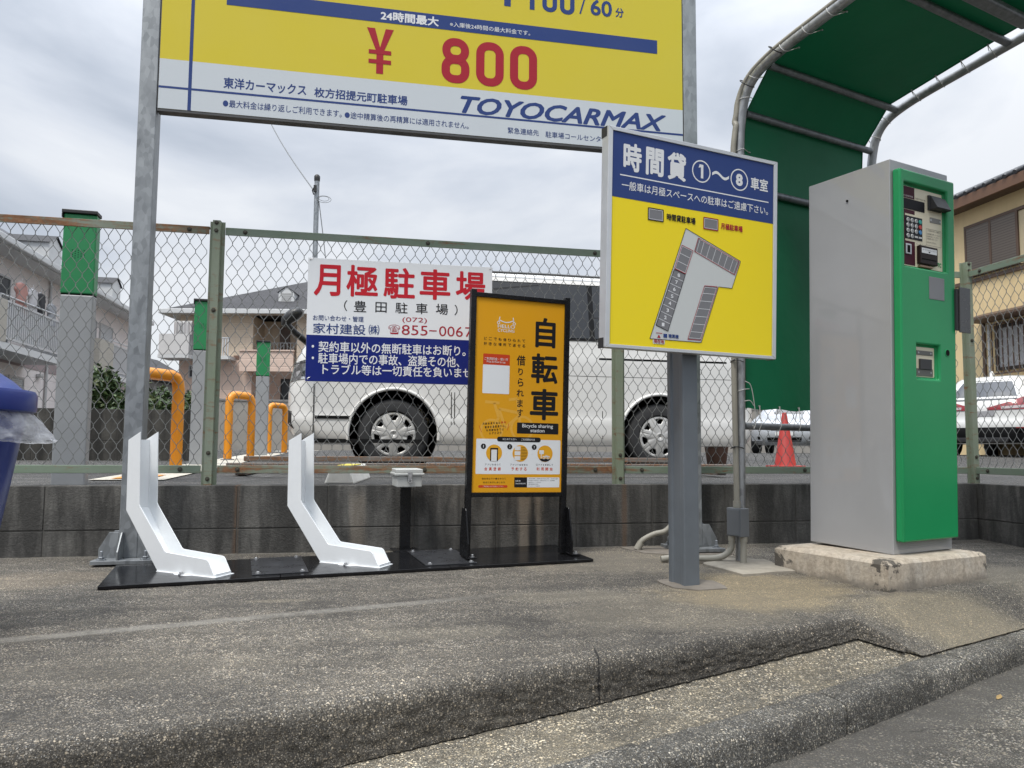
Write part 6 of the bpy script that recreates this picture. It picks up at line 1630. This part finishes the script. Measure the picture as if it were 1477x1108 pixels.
# tan house on the right; local x runs towards the camera (-Y), front faces local -y (= -X)
th = thing('house', 'tan rendered house with brown shutters and tiled eaves, at the right edge', 'building', (14.0, 17.0, .4), rz(R(-90)))
t = NT('tan_render'); v = t.co(); n1 = t.noise(1.1, 5, .6, v); st = t.noise(2, 5, .6, t.co((3, 3, .3)))
tan = t.set(t.mix(t.ramp(st, (.5, 0.), (.75, .3)), t.ramp(n1, (.3, (.74, .57, .31)), (.7, (.82, .64, .37))), (.54, .4, .23)), .85, 0, t.noise(40, 4, .6, v), .3, .01)
brownm = paint('dark_brown_wood', (.10, .062, .042), .6, 0, .2)
MB().box2(0, 0, 0, 12, 8, 6.12).build('wall', tan, th)
rf = MB(); zE = 6.15
rf.add([(-.5, -.38, zE), (12.6, -.38, zE), (12.6, 4, zE + 1.9), (-.5, 4, zE + 1.9), (-.5, 8.7, zE), (12.6, 8.7, zE), (-.5, -.38, zE - .12), (12.6, -.38, zE - .12), (12.6, 8.7, zE - .12), (-.5, 8.7, zE - .12)],
       [(0, 1, 2, 3), (3, 2, 5, 4), (0, 3, 4, 9, 6), (1, 7, 8, 5, 2), (6, 7, 1, 0), (4, 5, 8, 9), (6, 9, 8, 7)])
rfo = rf.build('roof', paint('roof_underlay', (.05, .05, .055), .8, 0, .2), th, fixn=True)
mb = MB(); x = -.45; sl = (1.9 / 4.38)
while x < 12.5:
    mb.tube([(x, -.46, zE + .0), (x, -.41, zE + .035), (x, -.1, zE + .035 + .31 * sl), (x, 4, zE + .035 + 4.41 * sl)], [.05, .068, .068, .068], 10); x += .27
mb.build('roof_tiles', paint('kawara_tile', (.075, .078, .085), .45, .1, .2, .1, 6), rfo, smooth=60)
MB().box2(-.52, -.42, zE - .26, 12.6, -.35, zE - .03).build('fascia', paint('fascia_brown', (.16, .085, .05), .6, 0, .15), th)
MB().box2(-.5, -.349, zE - .24, 12.55, -.003, zE - .125).build('eaves', brownm, th)
def lx(Y): return 17.0 - Y
sh = MB()
Y0, Y1 = 14.9, 13.53
sh.box2(lx(Y0), -.09, 4.3, lx((Y0 + Y1) / 2) - .03, -.012, 5.43).box2(lx((Y0 + Y1) / 2) + .03, -.09, 4.3, lx(Y1), -.012, 5.43)
so_ = sh.build('shutter', sh_b, th)
mb = MB(); mb.box2(lx(Y0) - .05, -.1, 4.25, lx(Y1) + .06, -.003, 4.299).box2(lx(Y0) - .05, -.1, 5.431, lx(Y1) + 1.2, -.003, 5.5).box2(lx((Y0 + Y1) / 2) - .029, -.1, 4.3, lx((Y0 + Y1) / 2) + .029, -.003, 5.43).box2(lx(Y0) - .05, -.1, 4.3, lx(Y0) - .001, -.003, 5.43).box2(lx(Y1) + .001, -.1, 4.3, lx(Y1) + .06, -.003, 5.43); mb.build('shutter_frame', brownm, so_)
MB().box2(lx(13.46), -.07, 4.25, lx(12.4), -.004, 5.42).build('shutter_case', paint('cream_case', (.52, .43, .27), .6, 0, .06), th)
MB().box2(-.02, -.045, 4.12, 12.02, -.004, 4.2).build('string_course', brownm, th)
lw_ = window(th, lx(14.2), lx(11.6), 1.95, 2.98, -.003, win_fd, curtain, 2, .09, .07)
mb = MB(); x = lx(14.25)
while x < lx(11.6): mb.box2(x, -.14, 1.9, x + .02, -.12, 3.0); x += .14
mb.box2(lx(14.27), -.14, 1.86, lx(11.6), -.12, 1.9).box2(lx(14.27), -.14, 3.0, lx(11.6), -.12, 3.03)
mb.build('window_bars', brownm, lw_)
MB().add([(lx(14.62), -.6, 3.15), (lx(11), -.6, 3.15), (lx(11), -.003, 3.33), (lx(14.62), -.003, 3.33), (lx(14.62), -.6, 3.1), (lx(11), -.6, 3.1), (lx(11), -.003, 3.1), (lx(14.62), -.003, 3.1)], [(0, 1, 2, 3), (4, 7, 6, 5), (0, 4, 5, 1), (0, 3, 7, 4), (1, 5, 6, 2), (2, 6, 7, 3)]).build('window_hood', brownm, th, fixn=True)
MB().box2(-.02, -.03, 1.5, 12.02, -.004, 1.58).build('lower_course', brownm, th)
for y_ in (14.6, 15.75): MB().box2(lx(y_), -.05, 1.58, lx(y_ - .07), -.004, 3.09).build('timber_stud', brownm, th)
window(th, lx(16.6), lx(15.9), 1.7, 2.9, -.003, win_fd, sh_b, 0, .08)
mb = MB(); mb.tube([(lx(14.4), -.05, .05), (lx(14.4), -.05, 3.05)], .03, 8); mb.build('drainpipe', trim_w, th, smooth=50)

# ------------------------------------------------------------------ shrubs, cabling pole
leaf_m = []
for i, c in enumerate(((.04, .075, .022), (.075, .12, .038), (.13, .16, .06))): leaf_m.append(paint('leaf_green_%s' % ('dark', 'mid', 'pale')[i], c, .55, 0, .35, .1, 8))
def shrub(label, c, rx, ry, rz_, n, lf=.09):
    t_ = thing('shrub', label, 'shrub', c)
    mbs = [MB(), MB(), MB()]
    cl = [(Vector((random.uniform(-.65, .65), random.uniform(-.6, .6), random.uniform(.1, .85))), random.uniform(.25, .5)) for _ in range(16)]
    for _ in range(n):
        cc, cr_ = random.choice(cl)
        d = Vector((random.gauss(0, 1), random.gauss(0, 1), random.gauss(0, 1))).normalized() * cr_ * random.uniform(.55, 1.05)
        p = Vector(((cc.x + d.x) * rx, (cc.y + d.y) * ry, max(.02, (cc.z + d.z)) * rz_))
        nrm = (d + Vector((random.gauss(0, .5), random.gauss(0, .5), random.gauss(.2, .5)))).normalized()
        a = nrm.orthogonal().normalized(); a = (Matrix.Rotation(random.uniform(0, 6.3), 3, nrm) @ a); b = nrm.cross(a)
        L_ = lf * random.uniform(.6, 1.3); w = L_ * .42
        mbs[0 if random.random() < .5 else 1 if random.random() < .7 else 2].add([tuple(p - a * L_), tuple(p + b * w + nrm * L_ * .12), tuple(p + a * L_), tuple(p - b * w + nrm * L_ * .12)], [(0, 1, 2, 3)])
    for m_, mt in zip(mbs, leaf_m): m_.build('leaves', mt, t_)
    mb = MB()
    for k in range(7): mb.tube([(random.uniform(-.15, .15) * rx, 0, -.15), (random.uniform(-.4, .4) * rx, random.uniform(-.3, .3) * ry, .45 * rz_), (random.uniform(-.6, .6) * rx, random.uniform(-.5, .5) * ry, .8 * rz_)], [.025, .015, .006], 5)
    mb.build('stems', paint('stem_brown', (.06, .045, .03), .8, 0, .2), t_)
shrub('tall dense green shrub behind the mossy block wall, right of the nearest post', (-3.0, 9.4, .4), .42, .42, .86, 7000, .05)
shrub('lower clipped green shrub behind the mossy wall, beside the orange barrier', (-2.85, 11.2, .4), .42, .42, .8, 6000, .05)
pl = thing('cable_pole', 'slim grey steel pole with a black cap and a cable, rising behind the fence', 'pole', (-.7, 9.08, lz(9.08)))
MB().lathe([(.03, -.1), (.03, 3.39)], 16).build('mast', M['galv_dark'], pl, smooth=40)
MB().lathe([(.034, 3.37), (.036, 3.40), (.036, 3.43), (.02, 3.45), (.0, 3.452)], 16).build('cap', M['black'], pl, smooth=40)
mb = MB(); mb.box2(-.035, -.06, 3.22, .0, -.03, 3.3).tube([(-.036, 0, 3.2), (-.05, -.03, 3.24), (-.03, -.05, 3.27)], .008, 6); mb.build('clamp', M['black'], pl)
ca = thing('cable', 'thin grey cable strung from the capped pole up behind the tariff sign', 'cable', (-.7, 9.08, 3.6))
mb = MB()
mb.tube([Vector((-.73, 9.05, 3.62)).lerp(Vector((-2.6, 14.5, 8.2)), k / 12) - Vector((0, 0, .25 * math.sin(math.pi * k / 12))) for k in range(13)], .009, 5)
mb.tube(crom([(-.67, 9.06, 3.5), (-.6, 9.06, 3.0), (-.55, 9.06, 2.6), (-.48, 9.06, 2.1)]), .006, 5)
for r_ in (.06, .085): mb.tube([(-.61 + r_ * math.cos(a), 9.05, 3.55 + r_ * .5 * math.sin(a) - r_ * .3) for a in [2 * math.pi * k / 18 for k in range(18)]], .003, 5, closed=True)
mb.build('wire', flatc('cable_grey', (.2, .21, .22), .6), ca, world=True, smooth=60)

bw = thing('boundary_wall', 'long pale rendered boundary wall far across the car park, behind the silver car', 'wall', (0, 31, .4))
MB().box2(-6, 0, 0, 34, .2, 2.0).build('wall', paint('boundary_render', (.33, .31, .28), .9, 0, .2, .3, 2), bw)
MB().box2(-6.03, -.03, 2.001, 34.03, .23, 2.08).build('coping', paint('coping_grey', (.25, .24, .23), .9, 0, .15), bw)

bpy.data.objects.remove(_to)
bpy.context.view_layer.update()
